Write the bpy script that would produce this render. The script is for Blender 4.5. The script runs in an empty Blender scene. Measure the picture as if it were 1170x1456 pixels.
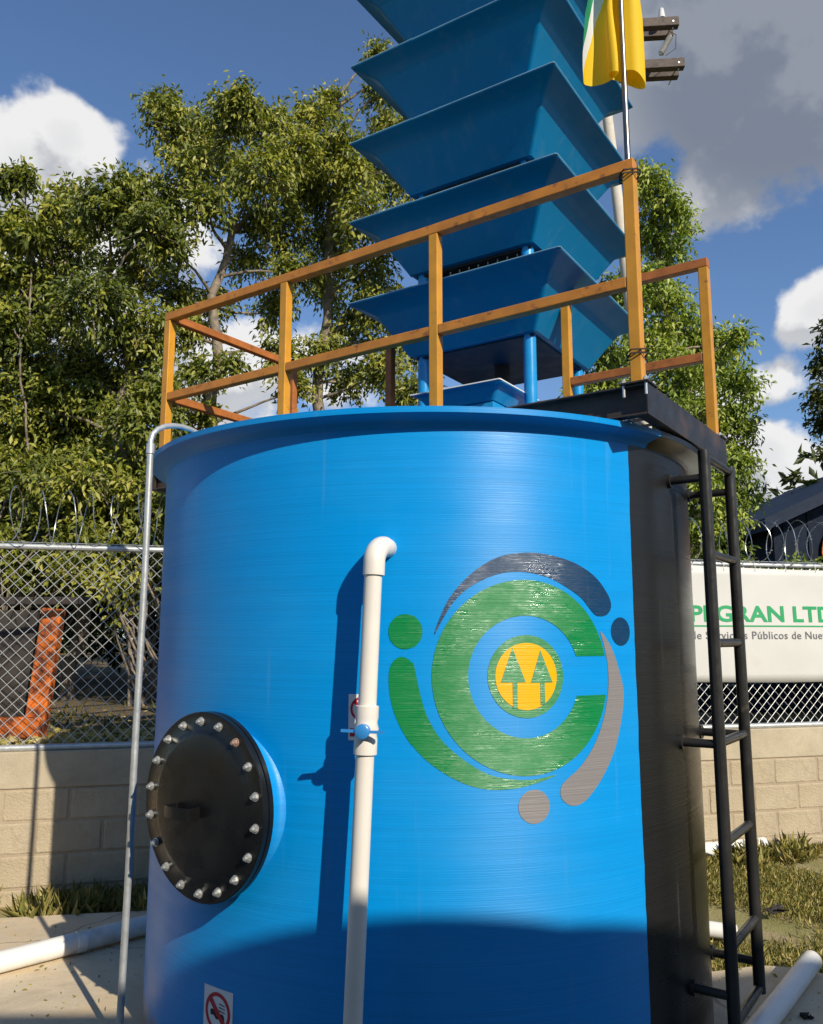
import bpy, bmesh, math, random
import numpy as np
from mathutils import Vector, Matrix
random.seed(7); RNG = np.random.default_rng(11)
scene = bpy.context.scene
col = scene.collection
R_ = math.radians

# ------------------------------------------------------------------ camera
CAM_H = 1.62
cd = bpy.data.cameras.new('camera'); cam = bpy.data.objects.new('camera', cd); col.objects.link(cam)
cd.sensor_fit = 'HORIZONTAL'; cd.sensor_width = 36.0; cd.lens = 36.246; cd.clip_end = 2000; cd.clip_start = .05
cam.location = (0, 0, CAM_H); cam.rotation_euler = (R_(90 + 8.66), 0, 0)
scene.camera = cam

# ------------------------------------------------------------------ sky, sun, exposure
SUN_AZ, SUN_EL = R_(33), R_(32)
SUN = Vector((math.cos(SUN_EL) * math.sin(SUN_AZ), -math.cos(SUN_EL) * math.cos(SUN_AZ), math.sin(SUN_EL)))
world = bpy.data.worlds.new('World'); scene.world = world; world.use_nodes = True
def build_world():
    nt = world.node_tree; nt.nodes.clear(); L = nt.links.new; N = nt.nodes.new
    out = N('ShaderNodeOutputWorld'); bg = N('ShaderNodeBackground'); L(bg.outputs[0], out.inputs[0])
    bg.inputs['Strength'].default_value = 0.10
    sky = N('ShaderNodeTexSky'); sky.sky_type = 'NISHITA'; sky.sun_disc = False
    sky.sun_elevation = SUN_EL; sky.sun_rotation = R_(147); sky.air_density = 1.0; sky.dust_density = .35; sky.ozone_density = 2.2
    tc = N('ShaderNodeTexCoord'); D = tc.outputs['Generated']
    def math_(op, a, b=None, c=None):
        n = N('ShaderNodeMath'); n.operation = op
        for i, v in enumerate((a, b, c)):
            if v is None: continue
            if isinstance(v, (int, float)): n.inputs[i].default_value = v
            else: L(v, n.inputs[i])
        return n.outputs[0]
    def noise(vec, scale, detail, rough=.55):
        n = N('ShaderNodeTexNoise'); n.inputs['Scale'].default_value = scale; n.inputs['Detail'].default_value = detail
        n.inputs['Roughness'].default_value = rough; L(vec, n.inputs['Vector']); return n.outputs['Fac']
    def smooth(v, a, b):
        n = N('ShaderNodeMapRange'); n.interpolation_type = 'SMOOTHSTEP'; L(v, n.inputs[0])
        n.inputs[1].default_value = a; n.inputs[2].default_value = b; return n.outputs[0]
    # cumulus banks: direction (x, y, z), angular size across, up, weight
    banks = CLOUD_BANKS
    shift = N('ShaderNodeVectorMath'); shift.operation = 'ADD'; L(D, shift.inputs[0]); shift.inputs[1].default_value = tuple(Vector((.5, -.2, .85)).normalized() * .035)
    def field(vec):
        base = math_('MULTIPLY', math_('SUBTRACT', noise(vec, 2.3, 2), .86), 1.1)
        tot = base
        for (x, y, z, wx, wz, k) in banks:
            d = Vector((x, y, z)).normalized()
            s = N('ShaderNodeVectorMath'); s.operation = 'SUBTRACT'; L(vec, s.inputs[0]); s.inputs[1].default_value = d
            m = N('ShaderNodeVectorMath'); m.operation = 'MULTIPLY'; L(s.outputs[0], m.inputs[0]); m.inputs[1].default_value = (1 / wx, 1 / wx, 1 / wz)
            ln = N('ShaderNodeVectorMath'); ln.operation = 'LENGTH'; L(m.outputs[0], ln.inputs[0])
            b = math_('SUBTRACT', k, math_('MULTIPLY', ln.outputs['Value'], k))
            tot = math_('MAXIMUM', tot, b)
        det = math_('MULTIPLY', math_('SUBTRACT', noise(vec, 13, 9, .52), .5), 1.30)
        return math_('ADD', tot, det)
    f0 = field(D); f1 = field(shift.outputs[0])
    mask = smooth(f0, .05, .26)
    lit = smooth(math_('SUBTRACT', f0, f1), -.10, .16)          # the side towards the light is thinner: brighter
    thick = smooth(f0, .25, .75)
    sep = N('ShaderNodeSeparateXYZ'); L(D, sep.inputs[0])
    gs = N('ShaderNodeVectorMath'); gs.operation = 'DISTANCE'; L(D, gs.inputs[0]); gs.inputs[1].default_value = (0.363, 0.736, 0.572)   # one thick rain-grey cloud
    under = math_('SUBTRACT', 1.0, smooth(gs.outputs['Value'], .10, .25))
    br = math_('MULTIPLY', math_('ADD', .62, math_('MULTIPLY', lit, .48)), math_('SUBTRACT', 1.0, math_('MULTIPLY', math_('MAXIMUM', under, math_('MULTIPLY', thick, .25)), .76)))
    cc = N('ShaderNodeMix'); cc.data_type = 'RGBA'; L(br, cc.inputs[0])
    cc.inputs[6].default_value = (.7, 1.05, 1.75, 1); cc.inputs[7].default_value = (7.6, 7.55, 7.5, 1)
    mx = N('ShaderNodeMix'); mx.data_type = 'RGBA'; L(math_('MULTIPLY', mask, .97), mx.inputs[0]); 
    tint = N('ShaderNodeMix'); tint.data_type = 'RGBA'; tint.blend_type = 'MULTIPLY'; tint.inputs[0].default_value = 1
    L(sky.outputs[0], tint.inputs[6]); tint.inputs[7].default_value = (.86, 1.0, 1.17, 1)
    L(tint.outputs[2], mx.inputs[6]); L(cc.outputs[2], mx.inputs[7])
    L(mx.outputs[2], bg.inputs['Color'])
CLOUD_BANKS = [(-0.406, 0.785, 0.467, 0.127, 0.110, 0.80),
               (-0.355, 0.787, 0.504, 0.064, 0.064, 0.75),
               (-0.393, 0.833, 0.390, 0.178, 0.127, 0.75),
               (-0.209, 0.931, 0.298, 0.161, 0.102, 0.60),
               (0.297, 0.743, 0.600, 0.144, 0.170, 1.00),
               (0.389, 0.735, 0.556, 0.187, 0.144, 1.10),
               (0.302, 0.828, 0.472, 0.042, 0.064, 0.62),
               (0.428, 0.835, 0.344, 0.064, 0.038, 0.75),
               (0.393, 0.896, 0.206, 0.068, 0.051, 0.75),
               (0.432, 0.887, 0.164, 0.110, 0.068, 0.90),
               (0.371, 0.889, 0.268, 0.068, 0.038, 0.50),
               (-0.275, 0.854, 0.441, 0.110, 0.051, 0.50)]
build_world()
sd = bpy.data.lights.new('sun', 'SUN'); sd.energy = 4.6; sd.angle = R_(.53); sd.color = (1.0, .92, .77)
sun = bpy.data.objects.new('sun', sd); col.objects.link(sun); sun.rotation_euler = SUN.to_track_quat('Z', 'Y').to_euler(); sun.location = (6, -8, 12)
vs = scene.view_settings; vs.view_transform = 'Standard'; vs.look = 'None'; vs.exposure = 0.22; vs.gamma = 1.0; vs.use_curve_mapping = False

# ------------------------------------------------------------------ helpers
def tag(o, label=None, cat=None, group=None, kind=None):
    if label: o['label'] = label
    if cat: o['category'] = cat
    if group: o['group'] = group
    if kind: o['kind'] = kind
    return o
def empty(name, loc, label=None, cat=None, group=None, rz=0):
    o = bpy.data.objects.new(name, None); col.objects.link(o); o.location = loc; o.rotation_euler = (0, 0, rz)
    o.empty_display_size = .1
    return tag(o, label, cat, group)
class MB:
    def __init__(s): s.v = []; s.f = []
    def add(s, vs, fs):
        b = len(s.v); s.v += [tuple(p) for p in vs]; s.f += [tuple(i + b for i in f) for f in fs]; return s
    def box(s, c, d, M=None):
        x, y, z = [k / 2 for k in d]; c = Vector(c)
        P = [Vector((sx * x, sy * y, sz * z)) for sz in (-1, 1) for sx, sy in ((-1, -1), (1, -1), (1, 1), (-1, 1))]
        if M is not None: P = [M @ p for p in P]
        return s.add([c + p for p in P], [(3, 2, 1, 0), (4, 5, 6, 7), (0, 1, 5, 4), (1, 2, 6, 5), (2, 3, 7, 6), (3, 0, 4, 7)])
    def beam(s, a, b, w, h, up=(0, 0, 1)):       # box bar from a to b, w across, h along up
        a = Vector(a); b = Vector(b); d = (b - a); L = d.length; d.normalize(); up = Vector(up)
        x = d.cross(up).normalized(); z = x.cross(d).normalized()
        M = Matrix((x, d, z)).transposed()
        return s.box((a + b) / 2, (w, L, h), M)
    def tube(s, pts, r, n=10, cap=True):
        pts = [Vector(p) for p in pts]; k = len(pts)
        rr = [r] * k if isinstance(r, (int, float)) else list(r)
        t0 = (pts[1] - pts[0]).normalized(); x = t0.orthogonal().normalized(); rings = []
        for i, p in enumerate(pts):
            t = (pts[min(i + 1, k - 1)] - pts[max(i - 1, 0)]).normalized()
            x = (x - t * x.dot(t)); x = x.normalized() if x.length > 1e-6 else t.orthogonal().normalized()
            y = t.cross(x)
            rings.append([p + (x * math.cos(2 * math.pi * j / n) + y * math.sin(2 * math.pi * j / n)) * rr[i] for j in range(n)])
        V = [q for g in rings for q in g]
        F = [(i * n + j, i * n + (j + 1) % n, (i + 1) * n + (j + 1) % n, (i + 1) * n + j) for i in range(k - 1) for j in range(n)]
        if cap: F += [tuple(reversed(range(n))), tuple((k - 1) * n + j for j in range(n))]
        return s.add(V, F)
    def lathe(s, prof, n=48, M=None, a0=0.0, a1=2 * math.pi, cap=False):   # prof: (r, z)
        full = abs(a1 - a0 - 2 * math.pi) < 1e-6; m = n if full else n + 1
        V = []
        for (r, z) in prof:
            for j in range(m):
                a = a0 + (a1 - a0) * j / n; p = Vector((r * math.sin(a), -r * math.cos(a), z)); V.append(M @ p if M is not None else p)
        F = []
        for i in range(len(prof) - 1):
            for j in range(n):
                j2 = (j + 1) % m; F.append((i * m + j, i * m + j2, (i + 1) * m + j2, (i + 1) * m + j))
        if cap: F.append(tuple(range(m))[::-1]); F.append(tuple((len(prof) - 1) * m + j for j in range(m)))
        return s.add(V, F)
    def build(s, name, mat, parent=None, smooth=None, bevel=0, loc=None):
        me = bpy.data.meshes.new(name); me.from_pydata(s.v, [], s.f); me.validate()
        bm = bmesh.new(); bm.from_mesh(me); bmesh.ops.recalc_face_normals(bm, faces=bm.faces); bm.to_mesh(me); bm.free()
        return link(name, me, mat, parent, smooth, bevel, loc)
def link(name, me, mat, parent=None, smooth=None, bevel=0, loc=None):
    if mat is not None: me.materials.append(mat)
    if smooth is not None:
        me.shade_smooth(); me.set_sharp_from_angle(angle=R_(smooth))
    o = bpy.data.objects.new(name, me); col.objects.link(o)
    if parent is not None:
        o.parent = parent; o.matrix_parent_inverse = Matrix.Translation(-Vector(parent.location)) if parent.type == 'EMPTY' and parent.parent is None and parent.rotation_euler.z == 0 else Matrix()
    if loc is not None: o.location = loc
    if bevel:
        m = o.modifiers.new('bevel', 'BEVEL'); m.width = bevel; m.segments = 2; m.limit_method = 'ANGLE'; m.angle_limit = R_(40)
    return o

# ------------------------------------------------------------------ materials
MATS = {}
class NT:
    def __init__(s, name):
        s.m = bpy.data.materials.new(name); s.m.use_nodes = True; s.t = s.m.node_tree; s.b = s.t.nodes['Principled BSDF']
        s.tc = s.t.nodes.new('ShaderNodeTexCoord')
    def N(s, k): return s.t.nodes.new(k)
    def L(s, a, b): s.t.links.new(a, b)
    def mapv(s, scale, kind='Object', rot=(0, 0, 0)):
        n = s.N('ShaderNodeMapping'); s.L(s.tc.outputs[kind], n.inputs[0]); n.inputs['Scale'].default_value = scale; n.inputs['Rotation'].default_value = rot; return n.outputs[0]
    def noise(s, vec, scale, detail=4, rough=.55, dist=0):
        n = s.N('ShaderNodeTexNoise'); n.inputs['Scale'].default_value = scale; n.inputs['Detail'].default_value = detail
        n.inputs['Roughness'].default_value = rough; n.inputs['Distortion'].default_value = dist; s.L(vec, n.inputs['Vector']); return n.outputs['Fac']
    def ramp(s, fac, stops):
        n = s.N('ShaderNodeValToRGB'); s.L(fac, n.inputs[0]); e = n.color_ramp.elements
        while len(e) < len(stops): e.new(.5)
        for k, (p, c) in zip(e, stops): k.position = p; k.color = (*c, 1) if len(c) == 3 else c
        return n.outputs[0]
    def mix(s, fac, a, b, mode='MIX'):
        n = s.N('ShaderNodeMix'); n.data_type = 'RGBA'; n.blend_type = mode
        for i, v in ((0, fac), (6, a), (7, b)):
            if isinstance(v, (int, float)): n.inputs[i].default_value = v
            elif isinstance(v, tuple): n.inputs[i].default_value = (*v, 1)
            else: s.L(v, n.inputs[i])
        return n.outputs[2]
    def math(s, op, a, b):
        n = s.N('ShaderNodeMath'); n.operation = op
        for i, v in enumerate((a, b)):
            if isinstance(v, (int, float)): n.inputs[i].default_value = v
            else: s.L(v, n.inputs[i])
        return n.outputs[0]
    def bump(s, h, strength=.2, dist=.01):
        n = s.N('ShaderNodeBump'); n.inputs['Strength'].default_value = strength; n.inputs['Distance'].default_value = dist; s.L(h, n.inputs['Height'])
        s.L(n.outputs[0], s.b.inputs['Normal']); return n
    def set(s, **k):
        for a, v in k.items():
            i = s.b.inputs[a.replace('_', ' ')]
            if isinstance(v, (int, float)): i.default_value = v
            elif isinstance(v, tuple): i.default_value = (*v, 1)
            else: s.L(v, i)
        return s.m
def simple(name, c, rough=.5, metal=0, var=.25, scale=6, bump=.1, bscale=40, dirt=None, spec=.5):
    t = NT(name); v = t.mapv((1, 1, 1))
    f = t.noise(v, scale, 5)
    a = tuple(x * (1 - var) for x in c); b = tuple(min(1, x * (1 + var)) for x in c)
    cc = t.ramp(f, [(.3, a), (.7, b)])
    if dirt:
        dc, lo, hi, ds = dirt
        cc = t.mix(t.ramp(t.noise(v, ds, 6, .65), [(lo, (0, 0, 0)), (hi, (1, 1, 1))]), cc, dc)
    rr = t.ramp(t.noise(v, scale * 3, 4), [(.3, (max(.02, rough - .08),) * 3), (.7, (min(1, rough + .1),) * 3)])
    if bump: t.bump(t.noise(v, bscale, 4), bump, .004)
    return t.set(Base_Color=cc, Roughness=rr, Metallic=metal, Specular_IOR_Level=spec)

def gel_coat(name, c, rough, streak, tint=None, bstr=.35, dust=0.0, spec=.5, aniso=.8):
    """filament-wound fibreglass: fine horizontal ridges under a glossy coat"""
    t = NT(name)
    g = t.N('ShaderNodeNewGeometry'); sp = t.N('ShaderNodeSeparateXYZ'); t.L(g.outputs['Position'], sp.inputs[0])
    at = t.math('ARCTAN2', t.math('SUBTRACT', sp.outputs[0], TANK_C[0]), t.math('SUBTRACT', TANK_C[1], sp.outputs[1]))
    cb = t.N('ShaderNodeCombineXYZ'); t.L(t.math('MULTIPLY', at, TANK_R), cb.inputs[0]); t.L(sp.outputs[2], cb.inputs[1])
    def mp(sx, sz):
        n = t.N('ShaderNodeMapping'); t.L(cb.outputs[0], n.inputs[0]); n.inputs['Scale'].default_value = (sx, sz, 1); return n.outputs[0]
    n1 = t.noise(mp(1.1, 190), 1, 3, .6); n2 = t.noise(mp(.9, 45), 1, 3, .5, .2); n3 = t.noise(mp(.8, 7), 1, 4); n4 = t.noise(mp(16, 330), 1, 2)
    h = t.math('ADD', t.math('MULTIPLY', n1, 1.0), t.math('ADD', t.math('MULTIPLY', n2, .45), t.math('ADD', t.math('MULTIPLY', n3, .5), t.math('MULTIPLY', n4, .28))))
    bn = t.bump(h, bstr, .006)
    a = tuple(x * (1 - streak) for x in c); b = tuple(x * (1 + streak) for x in c)
    cc = t.mix(t.ramp(t.math('ADD', t.math('MULTIPLY', n1, .5), t.math('MULTIPLY', n2, .5)), [(.36, (0, 0, 0)), (.64, (1, 1, 1))]), a, b)
    cc = t.mix(t.math('MULTIPLY', t.noise(mp(2, 2.4), 1, 5), .14), cc, tint or c)
    # fine scuffs and settled dust with shapes of their own
    sc = t.ramp(t.noise(mp(9, 14), 1, 8, .72), [(.66, (0, 0, 0)), (.78, (1, 1, 1))])
    cc = t.mix(t.math('MULTIPLY', sc, .10 + dust), cc, (.42, .45, .44))
    drip = t.math('MULTIPLY', t.ramp(t.noise(mp(17, .55), 1, 5, .6), [(.60, (0, 0, 0)), (.74, (1, 1, 1))]), .10)
    cc = t.mix(drip, cc, (.30, .36, .40))
    fade = t.math('MULTIPLY', t.ramp(t.noise(mp(1.1, 1.6), 1, 5, .6), [(.45, (0, 0, 0)), (.72, (1, 1, 1))]), .10)
    cc = t.mix(fade, cc, (.10, .42, .72) if c[2] > .3 else c)
    # mud splash at the foot
    mud = t.math('SUBTRACT', t.noise(mp(6, 5), 1, 6, .65), t.math('MULTIPLY', sp.outputs[2], 3.2))
    cc = t.mix(t.ramp(mud, [(.12, (0, 0, 0)), (.40, (.85, .85, .85))]), cc, (.20, .15, .10))
    rr = t.ramp(n3, [(.3, (rough * .8,) * 3), (.7, (rough * 1.25,) * 3)]) if aniso < .9 else t.ramp(t.math('ADD', t.math('MULTIPLY', n4, .6), t.math('MULTIPLY', n1, .4)), [(.44, (rough * .62,) * 3), (.56, (rough * 1.8,) * 3)])
    if aniso >= .9: rr = t.mix(t.ramp(t.noise(mp(6, 8), 1, 4, .6), [(.40, (0, 0, 0)), (.60, (1, 1, 1))]), (.62, .62, .62), rr)   # shine comes in patches
    tg = t.N('ShaderNodeCombineXYZ'); tg.inputs[2].default_value = 1.0; t.L(tg.outputs[0], t.b.inputs['Tangent'])   # ridges run round the tank, the sheen spreads upright
    t.set(Base_Color=cc, Roughness=rr, Specular_IOR_Level=spec, Anisotropic=aniso)
    return t.m
TANK_C = (.072, 4.3); TANK_R = 1.307; TANK_H = 2.455; LIP_R = 1.382
TC = Vector((TANK_C[0], TANK_C[1], 0))
M = MATS
M['tank_blue'] = gel_coat('tank_blue', (.0, .248, .64), .44, .06, (.0, .27, .67), .20, 0, .36, .75)
M['tank_black'] = gel_coat('tank_black', (.012, .0115, .0115), .30, .15, (.015, .014, .014), .22, .02, .32, .5)
M['paint_green'] = gel_coat('paint_green', (.0, .20, .045), .25, .05, (.0, .22, .05), .55, 0, 1.0, .95)
M['paint_navy'] = gel_coat('paint_navy', (.0, .035, .10), .25, .06, None, .55, 0, 1.0, .95)
M['paint_yellow'] = gel_coat('paint_yellow', (.76, .40, .0), .3, .04, None, .35, 0, .2)
M['paint_grey'] = gel_coat('paint_grey', (.215, .20, .20), .40, .05, None, .4, 0, .3)
def tray_mat():
    t = NT('tray_blue'); v = t.mapv((1, 1, 1)); vs2 = t.mapv((11, 11, 1.3))
    c = t.mix(t.noise(v, 3, 5), (.0, .165, .365), (.0, .195, .41))
    st = t.ramp(t.noise(vs2, 1, 6, .65), [(.54, (0, 0, 0)), (.74, (1, 1, 1))])
    c = t.mix(t.math('MULTIPLY', st, .22), c, (.16, .26, .32))
    c = t.mix(t.math('MULTIPLY', t.ramp(t.noise(v, 26, 6, .7), [(.60, (0, 0, 0)), (.70, (1, 1, 1))]), .22), c, (.02, .06, .10))
    t.bump(t.math('ADD', t.noise(v, 5, 4), t.math('MULTIPLY', t.noise(v, 40, 3), .15)), .16, .012)
    return t.set(Base_Color=c, Roughness=t.ramp(t.noise(v, 7, 4), [(.3, (.30,) * 3), (.7, (.46,) * 3)]), Specular_IOR_Level=.25)
M['tray_blue'] = tray_mat()
M['floor_blue'] = simple('floor_blue', (.004, .030, .065), .55, var=.2, scale=4, bump=.1, bscale=9, spec=.2)
M['brown_steel'] = simple('brown_steel', (.050, .036, .029), .55, var=.35, scale=8, bump=.15, bscale=35, dirt=((.11, .060, .036), .50, .72, 7))
M['edge_blue'] = simple('edge_blue', (.16, .33, .45), .5, var=.2)
M['leg_blue'] = simple('leg_blue', (.01, .26, .58), .28, var=.08, scale=4, bump=.05)
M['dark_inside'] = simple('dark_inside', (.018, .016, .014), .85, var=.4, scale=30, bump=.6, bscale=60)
M['ochre'] = simple('ochre', (.56, .25, .020), .42, var=.14, scale=9, bump=.12, bscale=30, dirt=((.24, .085, .020), .62, .74, 24))
M['rail_ochre'] = simple('rail_ochre', (.50, .185, .022), .45, var=.2, scale=9, bump=.12, bscale=30, dirt=((.22, .070, .020), .56, .70, 22))
M['rust_shade_ochre'] = simple('rust_shade_ochre', (.36, .115, .022), .5, var=.25, scale=11, bump=.15, bscale=30, dirt=((.13, .045, .018), .55, .75, 14))
M['black_steel'] = simple('black_steel', (.022, .019, .018), .45, var=.35, scale=8, bump=.12, bscale=35, dirt=((.085, .048, .030), .52, .74, 6))
M['black_gloss'] = simple('black_gloss', (.024, .023, .022), .33, var=.3, scale=7, bump=.05, bscale=20, dirt=((.16, .12, .085), .66, .85, 12))
M['cover_black'] = simple('cover_black', (.0065, .0065, .0068), .30, var=.35, scale=4, bump=.06, bscale=14, dirt=((.020, .018, .016), .62, .85, 5), spec=.4)
M['zinc'] = simple('zinc', (.58, .58, .56), .42, .75, var=.2, scale=60, bump=.1, bscale=120)
M['rusty_bolt'] = simple('rusty_bolt', (.36, .24, .19), .7, .3, var=.3, scale=60, bump=.2, bscale=120)
M['galvanized'] = simple('galvanized', (.52, .53, .52), .42, .55, var=.15, scale=18, bump=.06, bscale=60)
M['galv_wire'] = simple('galv_wire', (.50, .50, .47), .45, .35, var=.15, scale=10, bump=0)
M['razor'] = simple('razor', (.45, .46, .46), .3, .8, var=.2, scale=30, bump=0)
M['steel_bright'] = simple('steel_bright', (.20, .185, .17), .32, .9, var=.15, scale=12, bump=0)
M['pvc'] = simple('pvc', (.70, .645, .58), .35, var=.05, scale=5, bump=.04, bscale=20, dirt=((.55, .48, .40), .62, .9, 6))
M['pvc_dirty'] = simple('pvc_dirty', (.76, .74, .70), .42, var=.08, scale=5, bump=.06, bscale=20, dirt=((.40, .31, .22), .55, .85, 5))
M['valve_blue'] = simple('valve_blue', (.03, .21, .52), .32, var=.05, bump=0)
M['white_vinyl'] = simple('white_vinyl', (.78, .76, .74), .5, var=.04, bump=0)
M['red_ink'] = simple('red_ink', (.50, .016, .03), .5, var=.08, bump=0)
M['black_ink'] = simple('black_ink', (.015, .015, .017), .5, var=.1, bump=0)
M['banner'] = simple('banner', (.58, .565, .53), .6, var=.04, scale=3, bump=.08, bscale=5, dirt=((.46, .42, .36), .62, .95, 3))
M['banner_green'] = simple('banner_green', (.012, .30, .10), .6, var=.05, bump=0)
M['banner_grey'] = simple('banner_grey', (.12, .12, .13), .6, var=.05, bump=0)
M['flag_yellow'] = simple('flag_yellow', (.86, .58, .008), .75, var=.05, scale=12, bump=.1, bscale=300)
M['bark'] = simple('bark', (.21, .165, .12), .85, var=.4, scale=14, bump=.7, bscale=26, dirt=((.07, .055, .04), .5, .7, 9))
M['twig'] = simple('twig', (.26, .22, .165), .8, var=.35, scale=10, bump=.3, bscale=40)
M['pole_concrete'] = simple('pole_concrete', (.50, .45, .38), .8, var=.12, scale=5, bump=.2, bscale=30, dirt=((.28, .24, .2), .58, .8, 4))
M['crossarm'] = simple('crossarm', (.085, .062, .05), .75, var=.35, scale=12, bump=.4, bscale=30)
M['porcelain'] = simple('porcelain', (.62, .60, .57), .25, var=.1, bump=0)
M['navy_metal'] = simple('navy_metal', (.007, .013, .028), .7, var=.15, scale=3, bump=.05, bscale=10, spec=.15)
M['navy_roof'] = simple('navy_roof', (.010, .019, .040), .65, var=.12, scale=2, bump=.05, bscale=8, spec=.2)
M['orange_paint'] = simple('orange_paint', (.62, .14, .012), .6, var=.22, scale=7, bump=.25, bscale=18, dirt=((.10, .026, .012), .42, .60, 9))
M['dark_iron'] = simple('dark_iron', (.035, .028, .024), .75, var=.4, scale=10, bump=.4, bscale=30)
M['plaster'] = simple('plaster', (.46, .40, .31), .85, var=.12, scale=2, bump=.25, bscale=20)
M['roof_tin'] = simple('roof_tin', (.35, .35, .34), .5, .4, var=.12, scale=2, bump=.1, bscale=8)
M['door_wood'] = simple('door_wood', (.16, .09, .05), .6, var=.2, scale=5, bump=.2, bscale=20)
def concrete(name, base, stain, sc=1.4):
    t = NT(name); v = t.mapv((1, 1, 1))
    c = t.mix(t.ramp(t.noise(v, sc, 8, .62, .4), [(.30, (0, 0, 0)), (.72, (1, 1, 1))]), tuple(x * .80 for x in base), tuple(min(1, x * 1.15) for x in base))
    c = t.mix(t.math('MULTIPLY', t.ramp(t.noise(v, sc * 2.3, 7, .7, .8), [(.52, (0, 0, 0)), (.74, (1, 1, 1))]), .6), c, stain)
    c = t.mix(t.math('MULTIPLY', t.ramp(t.noise(v, 60, 3, .7), [(.50, (0, 0, 0)), (.75, (1, 1, 1))]), .25), c, tuple(x * .5 for x in base))
    h = t.math('ADD', t.noise(v, 9, 6, .6), t.math('MULTIPLY', t.noise(v, 90, 3), .35))
    t.bump(h, .45, .012)
    return t.set(Base_Color=c, Roughness=.88)
def slab_mat():
    m = concrete('slab', (.63, .515, .36), (.40, .31, .21)); t = NT.__new__(NT); t.m = m; t.t = m.node_tree; t.b = t.t.nodes['Principled BSDF']; t.tc = t.N('ShaderNodeTexCoord')
    src = t.b.inputs['Base Color'].links[0].from_socket; v = t.mapv((1, 1, 1))
    c = t.mix(t.math('MULTIPLY', t.ramp(t.noise(v, 1.7, 9, .68, 1.2), [(.46, (0, 0, 0)), (.60, (1, 1, 1))]), .55), src, (.60, .44, .25))
    vo = t.N('ShaderNodeTexVoronoi'); vo.feature = 'DISTANCE_TO_EDGE'; vo.inputs['Scale'].default_value = .9
    w = t.N('ShaderNodeMix'); w.data_type = 'VECTOR'; w.inputs[0].default_value = .12; t.L(v, w.inputs[4]); nn = t.N('ShaderNodeTexNoise'); nn.inputs['Scale'].default_value = 4; nn.inputs['Detail'].default_value = 6; t.L(v, nn.inputs['Vector']); t.L(nn.outputs['Color'], w.inputs[5]); t.L(w.outputs[1], vo.inputs['Vector'])
    c = t.mix(t.ramp(vo.outputs['Distance'], [(.0, (.75, .75, .75)), (.008, (0, 0, 0))]), c, (.16, .12, .08))
    c = t.mix(t.math('MULTIPLY', t.ramp(t.noise(v, 24, 7, .75), [(.60, (0, 0, 0)), (.68, (1, 1, 1))]), .5), c, (.22, .17, .11))
    t.set(Base_Color=c); return m
M['slab'] = slab_mat()
M['beam_concrete'] = concrete('beam_concrete', (.46, .385, .27), (.34, .27, .185), 2.2)
M['mortar'] = concrete('mortar', (.40, .315, .215), (.31, .23, .145), 4)
def block_mat():
    t = NT('block'); v = t.mapv((1, 1, 1)); oi = t.N('ShaderNodeObjectInfo')
    c = t.mix(t.ramp(t.noise(v, 5, 7, .65), [(.3, (0, 0, 0)), (.7, (1, 1, 1))]), (.40, .325, .215), (.53, .44, .31))
    c = t.mix(t.math('MULTIPLY', oi.outputs['Random'], .4), c, (.42, .33, .21))
    c = t.mix(t.math('MULTIPLY', t.ramp(t.noise(v, 13, 5, .7), [(.56, (0, 0, 0)), (.72, (1, 1, 1))]), .4), c, (.30, .22, .14))
    c = t.mix(t.math('MULTIPLY', t.ramp(t.noise(t.mapv((9, 9, 1.6)), 1, 6, .7), [(.52, (0, 0, 0)), (.70, (1, 1, 1))]), .45), c, (.36, .30, .22))
    t.bump(t.math('ADD', t.noise(v, 70, 5, .7), t.math('MULTIPLY', t.noise(v, 12, 4), 1.5)), .7, .012)
    return t.set(Base_Color=c, Roughness=.9)
M['block'] = block_mat()
def ground_mat(name, dry, green, soil, s=1.2):
    t = NT(name); v = t.mapv((1, 1, 1))
    c = t.mix(t.ramp(t.noise(v, s, 7, .65), [(.38, (0, 0, 0)), (.62, (1, 1, 1))]), dry, green)
    c = t.mix(t.ramp(t.noise(v, s * 2.1, 8, .7, .6), [(.50, (0, 0, 0)), (.66, (1, 1, 1))]), c, soil)
    c = t.mix(t.math('MULTIPLY', t.noise(v, 80, 3, .7), .5), c, tuple(x * .45 for x in soil))
    t.bump(t.math('ADD', t.noise(v, 6, 6), t.noise(v, 60, 5, .7)), .8, .03)
    return t.set(Base_Color=c, Roughness=.95)
M['yard'] = ground_mat('yard', (.50, .40, .17), (.30, .29, .085), (.52, .40, .24))
M['forest_floor'] = ground_mat('forest_floor', (.20, .13, .06), (.07, .07, .02), (.26, .17, .085), 1.6)
def leaf_mat(name, stops, rough=.45, trans=.30):
    t = NT(name); a = t.N('ShaderNodeAttribute'); a.attribute_name = 'tone'
    c = t.ramp(a.outputs['Fac'], stops)
    t.set(Base_Color=c, Roughness=rough, Specular_IOR_Level=.45)
    tr = t.N('ShaderNodeBsdfTranslucent'); t.L(t.mix(1.0, c, (1.0, 1.15, .45), 'MULTIPLY'), tr.inputs[0])
    ms = t.N('ShaderNodeMixShader'); ms.inputs[0].default_value = trans
    t.L(t.b.outputs[0], ms.inputs[1]); t.L(tr.outputs[0], ms.inputs[2])
    t.L(ms.outputs[0], t.t.nodes['Material Output'].inputs[0]); return t.m
M['leaf_olive'] = leaf_mat('leaf_olive', [(0, (.032, .048, .010)), (.40, (.125, .155, .020)), (.75, (.29, .285, .034)), (1, (.48, .43, .09))])
M['leaf_green'] = leaf_mat('leaf_green', [(0, (.045, .078, .014)), (.45, (.17, .235, .030)), (.8, (.34, .39, .055)), (1, (.50, .50, .12))])
M['leaf_dark'] = leaf_mat('leaf_dark', [(0, (.016, .026, .008)), (.5, (.050, .068, .014)), (.85, (.12, .125, .022)), (1, (.22, .19, .04))])
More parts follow.
